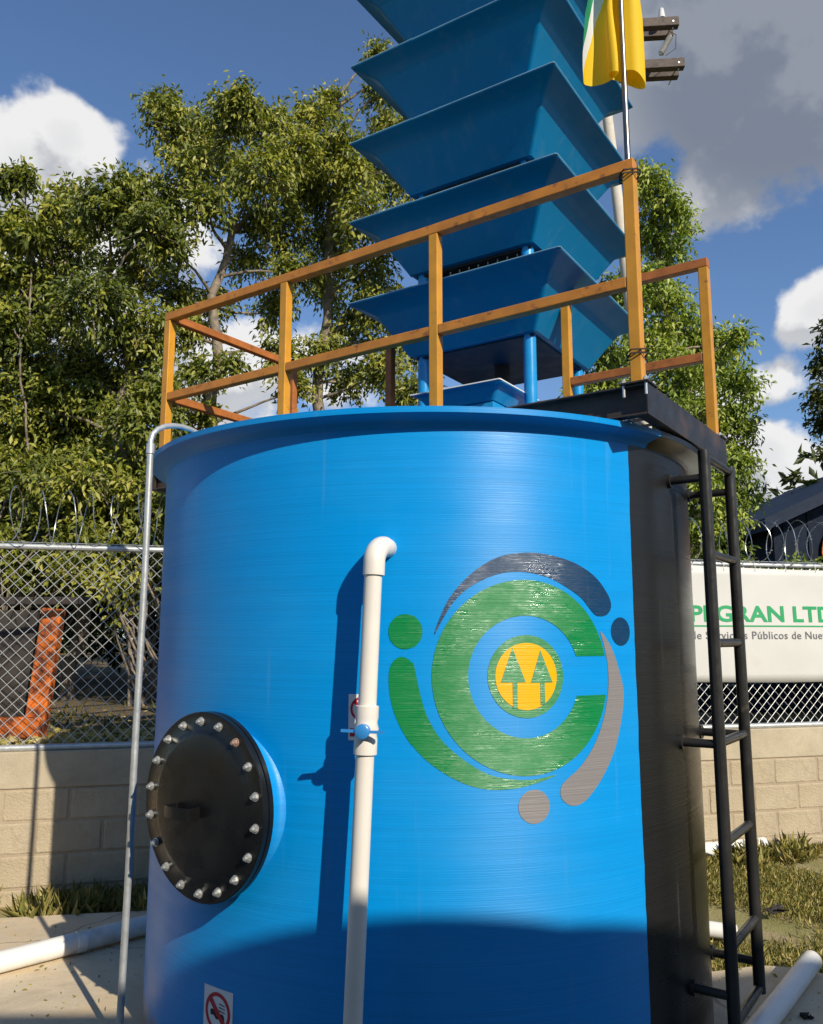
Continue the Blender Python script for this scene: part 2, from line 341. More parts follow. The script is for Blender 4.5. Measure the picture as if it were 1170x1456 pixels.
M['grass'] = leaf_mat('grass', [(0, (.11, .13, .028)), (.45, (.28, .27, .07)), (.8, (.45, .36, .12)), (1, (.58, .46, .21))], .6, .25)

# ------------------------------------------------------------------ ground, slab, bank
W0 = Vector((-2.2, 5.6, 0)); WA = R_(14.4); WD = Vector((math.cos(WA), math.sin(WA), 0)); WN = Vector((math.sin(WA), -math.cos(WA), 0))
def wp(s, out=0, z=0): return W0 + WD * s + WN * out + Vector((0, 0, z))
def slab_poly(pts, z0, z1, name, mat, kind, sub=0):
    bm = bmesh.new(); vs_ = [bm.verts.new((x, y, z1)) for x, y in pts]; f = bm.faces.new(vs_)
    r = bmesh.ops.extrude_face_region(bm, geom=[f]); 
    for e in r['geom']:
        if isinstance(e, bmesh.types.BMVert): e.co.z = z0
    bmesh.ops.recalc_face_normals(bm, faces=bm.faces); me = bpy.data.meshes.new(name); bm.to_mesh(me); bm.free()
    return tag(link(name, me, mat), kind=kind)
g = MB().add([(-900, -900, -.05), (900, -900, -.05), (900, 900, -.05), (-900, 900, -.05)], [(0, 1, 2, 3)])
tag(g.build('ground', M['yard']), kind='structure')
rr = random.Random(3)
edge = [(-7, 5.02), (-5, 5.08), (-3.4, 5.0), (-2.55, 5.12), (-2.1, 5.2), (-1.6, 5.28), (-.9, 5.45), (0, 5.66), (.8, 5.5), (1.15, 5.0), (1.32, 4.6), (1.48, 4.36), (1.75, 4.44), (1.95, 4.40), (2.10, 4.22), (2.3, 4.05), (2.75, 3.7), (3.0, 2), (3.1, -1.55), (-7, -1.55)]
slab_poly(edge, -.12, 0, 'concrete_slab', M['slab'], 'structure')
def bank():
    n = 30; V = []; F = []
    ss = np.linspace(-120, 130, 51); dd = [.02, .6, 1.5, 3, 5, 8, 12, 20, 40, 90, 250]
    for d in dd:
        for s in ss:
            p = wp(s, -d); V.append((p.x, p.y, .83 + .03 * min(d, 12) + .05 * math.sin(s * 1.7 + d) * min(1, d)))
    m = len(ss); F = [(i * m + j, i * m + j + 1, (i + 1) * m + j + 1, (i + 1) * m + j) for i in range(len(dd) - 1) for j in range(m - 1)]
    b = len(V)
    for s in ss: p = wp(s, -.02); V.append((p.x, p.y, -.2))
    F += [(b + j, b + j + 1, j + 1, j) for j in range(m - 1)]
    tag(MB().add(V, F).build('raised_terrain', M['forest_floor'], smooth=60), kind='structure')
bank()

# ------------------------------------------------------------------ block wall
wall = empty('block_wall', wp(0), 'low tan concrete block wall with plain beam on top, behind the tank', 'wall')
S0, S1 = -3.2, 9.4; TH = .15
def wbox(mb, s0, s1, o0, o1, z0, z1):
    c = wp((s0 + s1) / 2, (o0 + o1) / 2, (z0 + z1) / 2); Mx = Matrix((WD, -WN, Vector((0, 0, 1)))).transposed()
    return mb.box(c, (s1 - s0, abs(o1 - o0), z1 - z0), Mx)
wbox(MB(), S0, S1, -TH + .004, -.006, -.2, .66).build('mortar_core', M['mortar'], wall)
wbox(MB(), S0 - .01, S1 + .01, -TH, .004, .662, .893).build('beam', M['beam_concrete'], wall, bevel=.008)
bl_me = None
for r in range(4):
    z0 = .458 - r * .203
    s = S0 - (.2 if r % 2 else 0) - .07
    while s < S1:
        a, b = max(s, S0), min(s + .392, S1)
        if b - a > .06:
            full = abs((b - a) - .392) < 1e-6
            if full and bl_me is not None:
                o = bpy.data.objects.new('block', bl_me); col.objects.link(o); o.parent = wall
                md = o.modifiers.new('bevel', 'BEVEL'); md.width = .010; md.segments = 2
            else:
                mb = MB().box((0, 0, 0), (b - a, .05, .190)); o = mb.build('block', M['block'], None, bevel=.010); o.parent = wall
                if full: bl_me = o.data
            off = random.uniform(-.002, .003); c = wp((a + b) / 2, -.025 + off, z0 + .1)
            o.matrix_parent_inverse = Matrix.Translation(-Vector(wall.location)); o.location = c
            o.rotation_euler = (random.uniform(-.006, .006), random.uniform(-.006, .006), WA + random.uniform(-.006, .006))
        s += .408

# ------------------------------------------------------------------ chain link fence, razor wire, banner
fence = empty('chain_link_fence', wp(0, -.07, .893), 'galvanized chain link fence standing on the block wall', 'fence')
FZ0, FZ1 = .905, 2.225; FO = -.07
mb = MB(); p_ = .083; r_w = .0024
k = int((S1 - S0 + (FZ1 - FZ0)) / p_) + 1
for i in range(k):
    for sgn in (1, -1):
        a = S0 - (FZ1 - FZ0) + i * p_ if sgn > 0 else S0 + i * p_
        q = []
        for tz in (FZ0, FZ1):
            s = a + (tz - FZ0) * sgn; q.append((s, tz))
        (sa, za), (sb, zb) = q
        def clip(s, z, s2, z2, lim):
            t = (lim - s) / (s2 - s); return lim, z + (z2 - z) * t
        if max(sa, sb) <= S0 or min(sa, sb) >= S1: continue
        if sa < S0: sa, za = clip(sa, za, sb, zb, S0)
        if sb < S0: sb, zb = clip(sb, zb, sa, za, S0)
        if sa > S1: sa, za = clip(sa, za, sb, zb, S1)
        if sb > S1: sb, zb = clip(sb, zb, sa, za, S1)
        m_ = 5; pts = []
        for j in range(m_ + 1):
            t = j / m_; pts.append(wp(sa + (sb - sa) * t, FO + sgn * .0026 + .004 * math.sin(3 * (sa + (sb - sa) * t)), za + (zb - za) * t))
        mb.tube(pts, r_w, 4, False)
mb.build('wire_mesh', M['galv_wire'], fence)
MB().tube([wp(S0, FO, 2.235), wp((S0 + S1) / 2, FO, 2.228), wp(S1, FO, 2.235)], .0205, 10).build('top_rail', M['galvanized'], fence, smooth=40)
MB().tube([wp(S0, FO + .03, .912), wp(S1, FO + .03, .912)], .0225, 10).build('bottom_rail', M['galvanized'], fence, smooth=40)
for s in (-3.1, 2.55, 8.3):
    MB().tube([wp(s, FO - .03, .85), wp(s, FO - .03, 2.33)], .028, 12).build('post', M['galvanized'], fence, smooth=40)
def razor(name, s0, s1, label, tilt):
    root = empty(name, wp(s0, FO, 2.25), label, 'razor wire', 'razor wire coils along the fence top')
    pts = []; rad = .185; pitch = .16; n = int((s1 - s0) / pitch * 26); rn = random.Random(5 + int(s0 * 10))
    for i in range(n + 1):
        t = i / n; a = t * (s1 - s0) / pitch * 2 * math.pi; wob = 1 + .05 * math.sin(a * .37 + tilt)
        pts.append(wp(s0 + (s1 - s0) * t + .05 * math.sin(a) * math.cos(a * .21), FO + rad * .9 * wob * math.sin(a), 2.25 + rad + rad * wob * math.cos(a) * (1 + .03 * math.sin(a * .13))))
    MB().tube(pts, .0032, 5, False).build('coil', M['razor'], root, smooth=60)
    b = MB()
    for i in range(3, n - 3, 5):
        p = Vector(pts[i]); d = (Vector(pts[i + 1]) - p).normalized(); u = d.orthogonal().normalized(); w = d.cross(u)
        b.add([p - d * .022, p + u * .005, p + d * .022, p - u * .005, p + w * .012 - d * .018, p + w * .012 + d * .018, p - w * .012 - d * .018, p - w * .012 + d * .018],
              [(0, 1, 2, 3), (0, 1, 4), (2, 5, 1), (0, 3, 6), (2, 3, 7)])
    bo = b.build('barb', M['razor'], root); bo['kind'] = 'stuff'
    b2 = MB(); b2.tube([wp(s0, FO, 2.262), wp(s1, FO, 2.26)], .0028, 5); b2.build('line_wire', M['razor'], root)
razor('razor_wire', S0, 1.2, 'coiled razor wire on the fence in front of the leafy trees, away from the banner', 0)
razor('razor_wire', 3.0, S1, 'coiled razor wire above the white banner', 1.3)
def banner():
    s0, s1, z0, z1 = 2.8, 8.0, 1.262, 2.205
    root = empty('banner', wp(s0, .0, z0), 'white vinyl banner with green and grey lettering tied to the fence', 'banner')
    def off(s, z): return .005 + .010 * math.sin(s * 2.3 + z * 1.1) + .006 * math.sin(s * 5.1 - z * 4) + .004 * math.sin(z * 9)
    def zt(s, z): return z + (.012 * math.sin(s * 1.9) if z > 2 else .006 * math.sin(s * 3.1))
    n, m = 90, 14; V = []; F = []
    for j in range(m + 1):
        for i in range(n + 1):
            s = s0 + (s1 - s0) * i / n; z = z0 + (z1 - z0) * j / m; V.append(wp(s, FO + .022 + off(s, z), zt(s, z) if j in (0, m) else z))
    F = [(j * (n + 1) + i, j * (n + 1) + i + 1, (j + 1) * (n + 1) + i + 1, (j + 1) * (n + 1) + i) for j in range(m) for i in range(n)]
    o = MB().add(V, F).build('sheet', M['banner'], root, smooth=80); sm = o.modifiers.new('solid', 'SOLIDIFY'); sm.thickness = .002
    for i in range(18):
        s = s0 + .06 + i * (s1 - s0 - .12) / 17
        for z, e in ((z1 - .03, 2.235), (z0 + .03, z0 - .02)):
            if e < 2: continue
            MB().tube([wp(s, FO + .03 + off(s, z), z), wp(s + .005, FO + .03, e + .012), wp(s, FO - .025, e)], .0025, 5).build('tie', M['white_vinyl'], root)
    def text(name, body, size, s, z, mat, bold, spacing, sq=1.0, split=False):
        cu = bpy.data.curves.new(name, 'FONT'); cu.body = body; cu.size = size; cu.offset = bold; cu.space_character = spacing; cu.resolution_u = 4
        to = bpy.data.objects.new(name, cu); col.objects.link(to); bpy.context.view_layer.update()
        me = bpy.data.meshes.new_from_object(to.evaluated_get(bpy.context.evaluated_depsgraph_get())); bpy.data.objects.remove(to)
        bm = bmesh.new(); bm.from_mesh(me)
        x1 = max(v.co.x for v in bm.verts)
        x = .1
        while x < x1:
            bmesh.ops.bisect_plane(bm, geom=bm.verts[:] + bm.edges[:] + bm.faces[:], plane_co=(x, 0, 0), plane_no=(1, 0, 0)); x += .06
        for v in bm.verts:
            ss, zz = s + v.co.x, z + v.co.y * sq; v.co = wp(ss, FO + .0265 + off(ss, zz), zz)
        if split:                                   # every letter a piece of its own
            seen = set()
            for f in list(bm.faces):
                if f in seen: continue
                st = [f]; isl = []; seen.add(f)
                while st:
                    q = st.pop(); isl.append(q)
                    for e in q.edges:
                        for g_ in e.link_faces:
                            if g_ not in seen: seen.add(g_); st.append(g_)
                ids = {}; V_ = []; F_ = []
                for q in isl:
                    for v in q.verts:
                        if v not in ids: ids[v] = len(V_); V_.append(tuple(v.co))
                    F_.append(tuple(ids[v] for v in q.verts))
                lm = bpy.data.meshes.new('letter'); lm.from_pydata(V_, [], F_); link('letter', lm, mat, root)
            bm.free(); return None, x1
        bm.to_mesh(me); bm.free(); me.materials.clear()
        lo_ = link(name, me, mat, root); lo_['kind'] = 'stuff'; return lo_, x1
    lo, w1 = text('lettering', 'COOPEGRAN LTDA', .232, BAN_S, 1.757, M['banner_green'], .0065, 1.02, .78, True)
    text('small_lettering', 'Cooperativa de Servicios Públicos de Nueva Granada', .098, BAN_S2, 1.612, M['banner_grey'], .001, 1.08, .92)
    V = []; n = 60
    for i in range(n + 1):
        s = BAN_S + w1 * 1.35 * i / n
        for z in (1.712, 1.724): V.append(wp(s, FO + .0265 + off(s, z), z))
    MB().add(V, [(2 * i, 2 * i + 2, 2 * i + 3, 2 * i + 1) for i in range(n)]).build('underline', M['banner_green'], root)
BAN_S = 4.065; BAN_S2 = 4.05
banner()

# ------------------------------------------------------------------ water tank
tank = empty('water_tank', TC, 'large round bright blue fibreglass water tank with painted emblem and black side band', 'tank')
PH0, PH1 = R_(37.6), R_(103)
mb = MB(); prof = [(TANK_R, z) for z in np.linspace(0, TANK_H - .045, 12)]
mb.lathe(prof, 200, Matrix.Translation(TC)).build('shell', M['tank_blue'], tank, smooth=60)
V = []; F = []; nz, na = 90, 40; rn = random.Random(12); wv = 0
for i in range(nz + 1):
    z = .0 + (TANK_H - .045) * i / nz; wv = wv * .8 + rn.uniform(-.0013, .0013)
    for j in range(na + 1):
        a = PH0 + (PH1 - PH0) * j / na + (wv + .002 * math.sin(z * 3.3) if j == 0 else 0); r = TANK_R + (.0012 if j else .0004); V.append((TC.x + r * math.sin(a), TC.y - r * math.cos(a), z))
F = [(i * (na + 1) + j, i * (na + 1) + j + 1, (i + 1) * (na + 1) + j + 1, (i + 1) * (na + 1) + j) for i in range(nz) for j in range(na)]
MB().add(V, F).build('black_band', M['tank_black'], tank, smooth=60)
lip = [(TANK_R - .03, TANK_H - .075), (TANK_R - .004, TANK_H - .070), (TANK_R + .005, TANK_H - .054), (TANK_R + .014, TANK_H - .040), (LIP_R - .01, TANK_H - .026), (LIP_R, TANK_H - .022), (LIP_R + .002, TANK_H), (TANK_R - .03, TANK_H + .002)]
MB().lathe(lip, 160, Matrix.Translation(TC), PH1 - 2 * math.pi, R_(43)).build('rim', M['tank_blue'], tank, smooth=50)
MB().lathe(lip, 40, Matrix.Translation(TC), R_(43), PH1).build('black_rim', M['tank_black'], tank, smooth=50)
MB().lathe([(TANK_R - .02, TANK_H - .03), (TANK_R - .2, TANK_H + .015), (.5, TANK_H + .03), (.001, TANK_H + .03)], 96, Matrix.Translation(TC)).build('roof', M['tank_blue'], tank, smooth=40)
def on_tank(s, z, off):
    a = s / TANK_R; r = TANK_R + off; return Vector((TC.x + r * math.sin(a), TC.y - r * math.cos(a), z))
def spline(pts, n=8, closed=True):
    P = [np.array(p, float) for p in pts]; k = len(P); out = []
    for i in range(k if closed else k - 1):
        p0, p1, p2, p3 = P[(i - 1) % k] if closed or i else P[0], P[i], P[(i + 1) % k], P[(i + 2) % k] if closed or i < k - 2 else P[-1]
        for j in range(n):
            t = j / n; out.append(.5 * ((2 * p1) + (-p0 + p2) * t + (2 * p0 - 5 * p1 + 4 * p2 - p3) * t * t + (-p0 + 3 * p1 - 3 * p2 + p3) * t ** 3))
    return out
def decal(name, loops, mat, off=.0016, parent=None, label=None, step=.025):
    bm = bmesh.new(); es = []
    for lp in loops:
        vv = [bm.verts.new((float(x), float(y), 0)) for x, y in lp]
        es += [bm.edges.new((vv[i], vv[(i + 1) % len(vv)])) for i in range(len(vv))]
    bmesh.ops.triangle_fill(bm, use_beauty=True, edges=es)
    lo = min(v.co.x for v in bm.verts); hi = max(v.co.x for v in bm.verts); x = lo + step
    while x < hi:
        bmesh.ops.bisect_plane(bm, geom=bm.verts[:] + bm.edges[:] + bm.faces[:], plane_co=(x, 0, 0), plane_no=(1, 0, 0)); x += step
    for v in bm.verts: v.co = on_tank(v.co.x, v.co.y, off)
    for f in bm.faces:
        f.normal_update(); c = f.calc_center_median() - TC; c.z = 0
        if f.normal.dot(c) < 0: f.normal_flip()
    me = bpy.data.meshes.new(name); bm.to_mesh(me); bm.free()
    o = link(name, me, mat, parent or tank, 80)
    if label: o['label'] = label
    return o
def circ(cx, cz, rx, rz=None, n=56, a0=0, a1=360):
    rz = rz or rx; full = a1 - a0 == 360
    return [(cx + rx * math.cos(R_(a0 + (a1 - a0) * i / n)), cz + rz * math.sin(R_(a0 + (a1 - a0) * i / n))) for i in range(n if full else n + 1)]
EC = (.345, 1.484)
def c_ring():
    ro, ri, h0, h1 = .347, .217, -.073, .070
    ao0, ao1 = math.degrees(math.asin(h1 / ro)), 360 + math.degrees(math.asin(h0 / ro)); ai0, ai1 = math.degrees(math.asin(h1 / ri)), 360 + math.degrees(math.asin(h0 / ri))
    return circ(*EC, ro, n=90, a0=ao0, a1=ao1) + circ(*EC, ri, n=70, a0=ai0, a1=ai1)[::-1]
decal('emblem_ring', [c_ring()], M['paint_green'])
decal('emblem_disc', [circ(*EC, .147)], M['paint_green'])
# yellow disc with two cut-out trees: build the disc, lay the green trees over it
decal('emblem_yellow_disc', [circ(EC[0], EC[1], .119)], M['paint_yellow'], .0030)
decal('emblem_tree', [[(.291, 1.585), (.340, 1.463), (.308, 1.463), (.308, 1.372), (.290, 1.372), (.290, 1.463), (.246, 1.463)]], M['paint_green'], .0043)
decal('emblem_tree', [[(.399, 1.577), (.446, 1.461), (.414, 1.461), (.414, 1.382), (.396, 1.382), (.396, 1.461), (.360, 1.461)]], M['paint_green'], .0043)
navy = [(0.008, 1.631), (0.021, 1.676), (0.067, 1.769), (0.145, 1.853), (0.237, 1.91), (0.333, 1.93), (0.432, 1.928), (0.552, 1.901), (0.65, 1.851), (0.711, 1.786), (0.727, 1.741), (0.703, 1.708), (0.654, 1.703), (0.621, 1.728),
        (0.58, 1.77), (0.503, 1.815), (0.43, 1.845), (0.331, 1.861), (0.236, 1.849), (0.144, 1.807), (0.08, 1.751), (0.036, 1.683)]
decal('emblem_arc', [spline(navy, 5)], M['paint_navy'], label='dark navy tapering arc over the green ring')
decal('emblem_dot', [circ(.774, 1.645, .052, .054, 32)], M['paint_navy'], label='dark navy dot beside the black band')
garc = [(-0.105, 1.554), (-0.138, 1.535), (-0.152, 1.485), (-0.142, 1.392), (-0.109, 1.308), (-0.055, 1.229), (0.014, 1.17), (0.1, 1.122), (0.187, 1.097), (0.289, 1.096), (0.382, 1.113), (0.453, 1.136),
        (0.356, 1.124), (0.264, 1.131), (0.187, 1.152), (0.1, 1.205), (0.027, 1.272), (-0.022, 1.356), (-0.05, 1.454), (-0.068, 1.53)]
decal('emblem_arc', [spline(garc, 5)], M['paint_green'], .0012, label='green tapering arc below the ring')
decal('emblem_dot', [circ(-.094, 1.643, .0595, .0625, 36)], M['paint_green'], label='green dot beside the white pipe')
grey = [(0.668, 1.645), (0.719, 1.587), (0.759, 1.494), (0.777, 1.402), (0.747, 1.274), (0.699, 1.175), (0.634, 1.092), (0.568, 1.036), (0.513, 1.026), (0.473, 1.053), (0.471, 1.092), (0.498, 1.119),
        (0.557, 1.16), (0.623, 1.235), (0.671, 1.329), (0.697, 1.431), (0.698, 1.521), (0.683, 1.592)]
decal('emblem_arc', [spline(grey, 5)], M['paint_grey'], label='grey tapering arc right of the ring')
decal('emblem_dot', [circ(.364, 1.032, .060, .058, 36)], M['paint_grey'], label='grey dot below the ring')
def sticker(s, z, w, h, label):
    o = decal('warning_sticker', [[(s, z), (s + w, z), (s + w, z + h), (s, z + h)]], M['white_vinyl'], .0016, label=label)
    cx_, cz_, r = s + w / 2, z + h - w * .52, w * .43
    def p(name, loops, mat, off): 
        q = decal(name, loops, mat, off, parent=o); q.matrix_parent_inverse = Matrix.Translation(-TC) @ Matrix() ; q.matrix_parent_inverse = o.matrix_parent_inverse.inverted() @ o.matrix_parent_inverse; return q
    p('red_ring', [circ(cx_, cz_, r, r, 40), circ(cx_, cz_, r * .80, r * .80, 40)], M['red_ink'], .0026)
    d = r * .82 * .7071; t = r * .10
    p('red_bar', [[(cx_ - d - t, cz_ + d - t), (cx_ - d + t, cz_ + d + t), (cx_ + d + t, cz_ - d + t), (cx_ + d - t, cz_ - d - t)]], M['red_ink'], .0034)
    p('pictogram', [spline([(cx_ - r * .55, cz_ + r * .05), (cx_ - r * .2, cz_ + r * .08), (cx_ + r * .1, cz_ - r * .05), (cx_ + r * .15, cz_ - r * .3), (cx_ - r * .1, cz_ - r * .36), (cx_ - r * .3, cz_ - r * .2), (cx_ - r * .52, cz_ - r * .22)], 4)], M['black_ink'], .0024)
    p('pictogram', [spline([(cx_ + r * .25, cz_ - r * .05), (cx_ + r * .5, cz_ - r * .08), (cx_ + r * .52, cz_ - r * .4), (cx_ + r * .32, cz_ - r * .38)], 4)], M['black_ink'], .0025)
    for i in range(3):
        zz = cz_ + r * (.14 + .17 * i); p('pictogram', [[(cx_ + r * .12, zz), (cx_ + r * .58, zz - r * .05), (cx_ + r * .58, zz - r * .10), (cx_ + r * .12, zz - r * .06)]], M['black_ink'], .0025)
    p('caption_strip', [[(s + w * .06, z + h * .08), (s + w * .94, z + h * .08), (s + w * .94, z + h * .26), (s + w * .06, z + h * .26)]], M['red_ink'], .0024)
sticker(-.906, .132, .155, .225, 'white sticker with red prohibition sign near the foot of the tank')
sticker(-.297, 1.262, .098, .160, 'white sticker with red prohibition sign half hidden behind the pipe valve')
# manhole
MH_A = R_(-37.6); MH_Z = 1.005; MH_R = TANK_R + .060
mn = Vector((math.sin(MH_A), -math.cos(MH_A), 0)); mt = Vector((math.cos(MH_A), math.sin(MH_A), 0))
mo = TC + mn * MH_R + Vector((0, 0, MH_Z))
MM = Matrix.Translation(mo) @ Matrix((mt, Vector((0, 0, 1)), mn)).transposed().to_4x4()     # local x right, y up, z outwards
def lath(prof, n=72): 
    mb = MB(); V = []; 
    for (r, z) in prof:
        for j in range(n):
            a = 2 * math.pi * j / n; V.append(MM @ Vector((r * math.cos(a), r * math.sin(a), z)))
    F = [(i * n + j, i * n + (j + 1) % n, (i + 1) * n + (j + 1) % n, (i + 1) * n + j) for i in range(len(prof) - 1) for j in range(n)]
    return mb.add(V, F)
lath([(.335, -.20), (.322, -.105), (.310, -.085), (.302, -.070), (.300, -.022)]).build('manhole_neck', M['tank_blue'], tank, smooth=60)
cover = lath([(.297, -.024), (.336, -.024), (.339, -.020), (.339, -.003), (.334, -.001), (.334, .003), (.339, .004), (.340, .024), (.336, .028), (.275, .028), (.269, .032), (.25, .036), (.15, .040), (.0005, .042)]).build('manhole_cover', M['cover_black'], tank, smooth=35)
def sub(o, parent):          # child of a part that itself sits in a thing: world-space mesh data
    o.parent = parent; o.matrix_parent_inverse = Matrix(); return o
def nut(rad, seed):
    rn = random.Random(seed); mb = MB()
    def ring(r, z, n, ph=0): return [Vector((r * math.cos(2 * math.pi * i / n + ph), r * math.sin(2 * math.pi * i / n + ph), z)) for i in range(n)]
    def cyl_(r, z0, z1, n, ph=0, top=1.0):
        a, b = ring(r, z0, n, ph), ring(r * top, z1, n, ph)
        mb.add(a + b, [(i, (i + 1) % n, n + (i + 1) % n, n + i) for i in range(n)] + [tuple(range(n, 2 * n))])
    cyl_(.0165, 0, .003, 16); cyl_(.0125, .003, .013, 6, rn.random()); cyl_(.0112, .013, .0145, 6, 0, .8); cyl_(.0065, .0145, .022, 10)
    return mb
for i in range(18):
    a = 2 * math.pi * (i + .62) / 18; c = MM @ Vector((.305 * math.cos(a), .305 * math.sin(a), .0285))
    Mr = (Matrix((mt, Vector((0, 0, 1)), mn)).transposed())
    mb = nut(0, i); mb.v = [tuple(c + Mr @ Vector(v)) for v in mb.v]
    rust = i == 2
    o = sub(mb.build('bolt', M['rusty_bolt' if rust else 'zinc'], None, smooth=30), cover)
    if rust: o['label'] = 'rusty bolt on the manhole flange'
mb = MB(); hw = .072; hx, hy = -.055, -.02; seg = [(-hw, .045), (-hw, .085), (-hw * .93, .098), (-hw * .5, .107), (0, .110), (hw * .5, .107), (hw * .93, .098), (hw, .085), (hw, .045)]
V = []
for (x, z) in seg:
    for y, q in ((-.020, 0), (.020, 0), (.020, -.007), (-.020, -.007)):
        V.append(MM @ Vector((hx + x * (1 + (q / hw) * (1 if abs(x) > hw * .9 else 0)), hy + y, z + q * (1 if abs(x) < hw * .95 else 0))))
n = len(seg); F = [(i * 4 + j, i * 4 + (j + 1) % 4, (i + 1) * 4 + (j + 1) % 4, (i + 1) * 4 + j) for i in range(n - 1) for j in range(4)] + [(0, 1, 2, 3), tuple((n - 1) * 4 + j for j in range(4))]
sub(mb.add(V, F).build('handle', M['cover_black'], None, smooth=35), cover)

# ------------------------------------------------------------------ white pvc outlet pipe with valve
pv = empty('outlet_pipe', TC + Vector((-.3, -1.45, 0)), 'white plastic pipe running down the front of the tank with a blue-handled valve', 'pipe')
pa = R_(-7.2); pn = Vector((math.sin(pa), -math.cos(pa), 0)); pt_ = Vector((math.cos(pa), math.sin(pa), 0))
ptop = TC + pn * (TANK_R + .118) - pt_ * .022 + Vector((0, 0, 1.928)); pbot = TC + pn * (TANK_R + .150) - pt_ * .090 + Vector((0, 0, .05))
pr = .0315; dirp = (pbot - ptop).normalized()
MB().tube([TC + pn * (TANK_R - .03) + pt_ * .006 + Vector((0, 0, 1.945)), TC + pn * (TANK_R + .05) + pt_ * .0 + Vector((0, 0, 1.943))], .036, 20).build('stub', M['pvc'], pv, smooth=40)
el = []; c0 = TC + pn * (TANK_R + .035) + pt_ * .0 + Vector((0, 0, 1.944)); 
for i in range(9):
    t = i / 8; a = t * math.pi / 2; w = Vector((ptop.x, ptop.y, 0)) - Vector((c0.x, c0.y, 0))
    el.append(Vector((c0.x, c0.y, 0)) + w * math.sin(a) + Vector((0, 0, 1.944 - .062 * (1 - math.cos(a)))))
el.append(el[-1] + dirp * .045)
MB().tube(el, .0385, 20).build('elbow', M['pvc'], pv, smooth=45)
MB().tube([ptop + dirp * .06, pbot], pr, 20).build('pipe', M['pvc'], pv, smooth=45)
MB().lathe([(.075, 0), (.075, .012), (.045, .03), (.045, .05)], 24, Matrix.Translation(Vector((pbot.x, pbot.y, 0)))).build('foot_collar', M['pvc_dirty'], pv, smooth=40)
def along(d): return ptop + dirp * d
D0 = .610
vb = MB().tube([along(D0 + q) for q in (-.075, -.073, -.035, -.02, .0, .02, .035, .085, .087)], [.036, .040, .040, .037, .043, .037, .040, .040, .036], 22).build('valve_body', M['pvc'], pv, smooth=35)
vc = along(D0 + .005); vn = (pn - dirp * pn.dot(dirp)).normalized(); vt = vn.cross(dirp).normalized()
if vt.x < 0: vt = -vt
mb = MB().tube([vc + vn * .03, vc + vn * .062], .022, 16).tube([vc + vn * .060, vc + vn * .066, vc + vn * .082, vc + vn * .085], [.018, .0245, .0245, .020], 20)
mb.beam(vc + vn * .068 - vt * .072, vc + vn * .068 + vt * .072, .009, .016, tuple(vn))
h_ = mb.build('handle', M['valve_blue'], None, smooth=35); sub(h_, vb)
# ------------------------------------------------------------------ galvanized vent pipe
gp = empty('vent_pipe', (-1.2, 3.72, 0), 'thin galvanized steel pipe rising beside the tank and hooking over its rim', 'pipe')
x0, y0 = -1.160, 3.60; tx, ty = -.97, 3.93; pts = [(x0 - .012, y0, 0), (x0 - .006, y0, .6), (x0 - .004, y0, 1.2), (x0 + .002, y0, 1.9), (x0, y0, 2.47)]
MB().tube(pts, .0145, 14).build('pipe', M['galvanized'], gp, smooth=45)
pts = [(x0, y0, 2.44)]
for i in range(11):
    a = math.pi * i / 10 * .97; pts.append((x0 + (tx - x0) * (1 - math.cos(a)) / 2, y0 + (ty - y0) * (1 - math.cos(a)) / 2, 2.49 + .095 * math.sin(a) + .02 * i / 10))
pts.append((tx + .004, ty, 2.45))
MB().tube(pts, .0125, 14).build('gooseneck', M['galvanized'], gp, smooth=45)
MB().tube([(x0, y0, 2.43), (x0, y0, 2.475)], .0185, 14).build('coupling', M['galvanized'], gp, smooth=45)

# ------------------------------------------------------------------ walkway frame and railing
A0 = Vector((.884, 3.119, 0)); U = Vector((-math.sin(R_(55.4)), math.cos(R_(55.4)), 0)); Vd = Vector((-U.y, U.x, 0)) * -1
if Vd.y < 0: Vd = -Vd
LU, LV = 2.822, 1.073; ZB0, ZB1 = TANK_H + .008, TANK_H + .135
def pf(u, v, z): return A0 + U * u + Vd * v + Vector((0, 0, z))
walk = empty('walkway_frame', pf(LU / 2, LV / 2, ZB0), 'black steel channel walkway frame lying across the tank top', 'walkway')
def channel(name, a, b, inward, mat=None, h=.127, fl=.05, t=.007):
    """C-channel: web on the a-b line, flanges towards inward"""
    mb = MB(); a = Vector(a); b = Vector(b); n = Vector(inward).normalized()
    mb.beam(a + n * t / 2, b + n * t / 2, t, h); zc = h / 2 - t / 2
    for s in (1, -1): mb.beam(a + n * (fl / 2 + t / 2) + Vector((0, 0, s * zc)), b + n * (fl / 2 + t / 2) + Vector((0, 0, s * zc)), fl - t, t)
    return mb.build(name, mat or M['black_steel'], walk, bevel=.0015)
zc = (ZB0 + ZB1) / 2
channel('beam', pf(-.042, -.045 + .05, zc), pf(LU + .042, .005, zc), -Vd, M['brown_steel'], h=.122)                       # front beam, open to the front
channel('beam', pf(-.042, LV, zc), pf(LU + .042, LV, zc), Vd, h=.122)
channel('beam', pf(-.05, -.045, zc), pf(-.05, LV + .045, zc), U)                       # side with the ladder: web outwards
channel('beam', pf(LU + .05, -.045, zc), pf(LU + .05, LV + .045, zc), -U)
for i in range(1, 5): channel('joist', pf(LU * i / 5, .055, zc - .01), pf(LU * i / 5, LV - .055, zc - .01), U, h=.08, fl=.04)
mb = MB()
for i in range(24): u = .06 + i * (LU - .12) / 23; mb.beam(pf(u, .06, ZB1 - .012), pf(u, LV - .06, ZB1 - .012), .006, .022)
for j in range(9): v = .08 + j * (LV - .16) / 8; mb.beam(pf(.02, v, ZB1 - .018), pf(LU - .02, v, ZB1 - .018), .006, .012)
gr_ = mb.build('grating', M['black_steel'], walk); gr_['kind'] = 'stuff'
rail = empty('guard_railing', pf(LU / 2, LV / 2, ZB1), 'ochre painted square-tube guard railing around the walkway on the tank', 'railing')
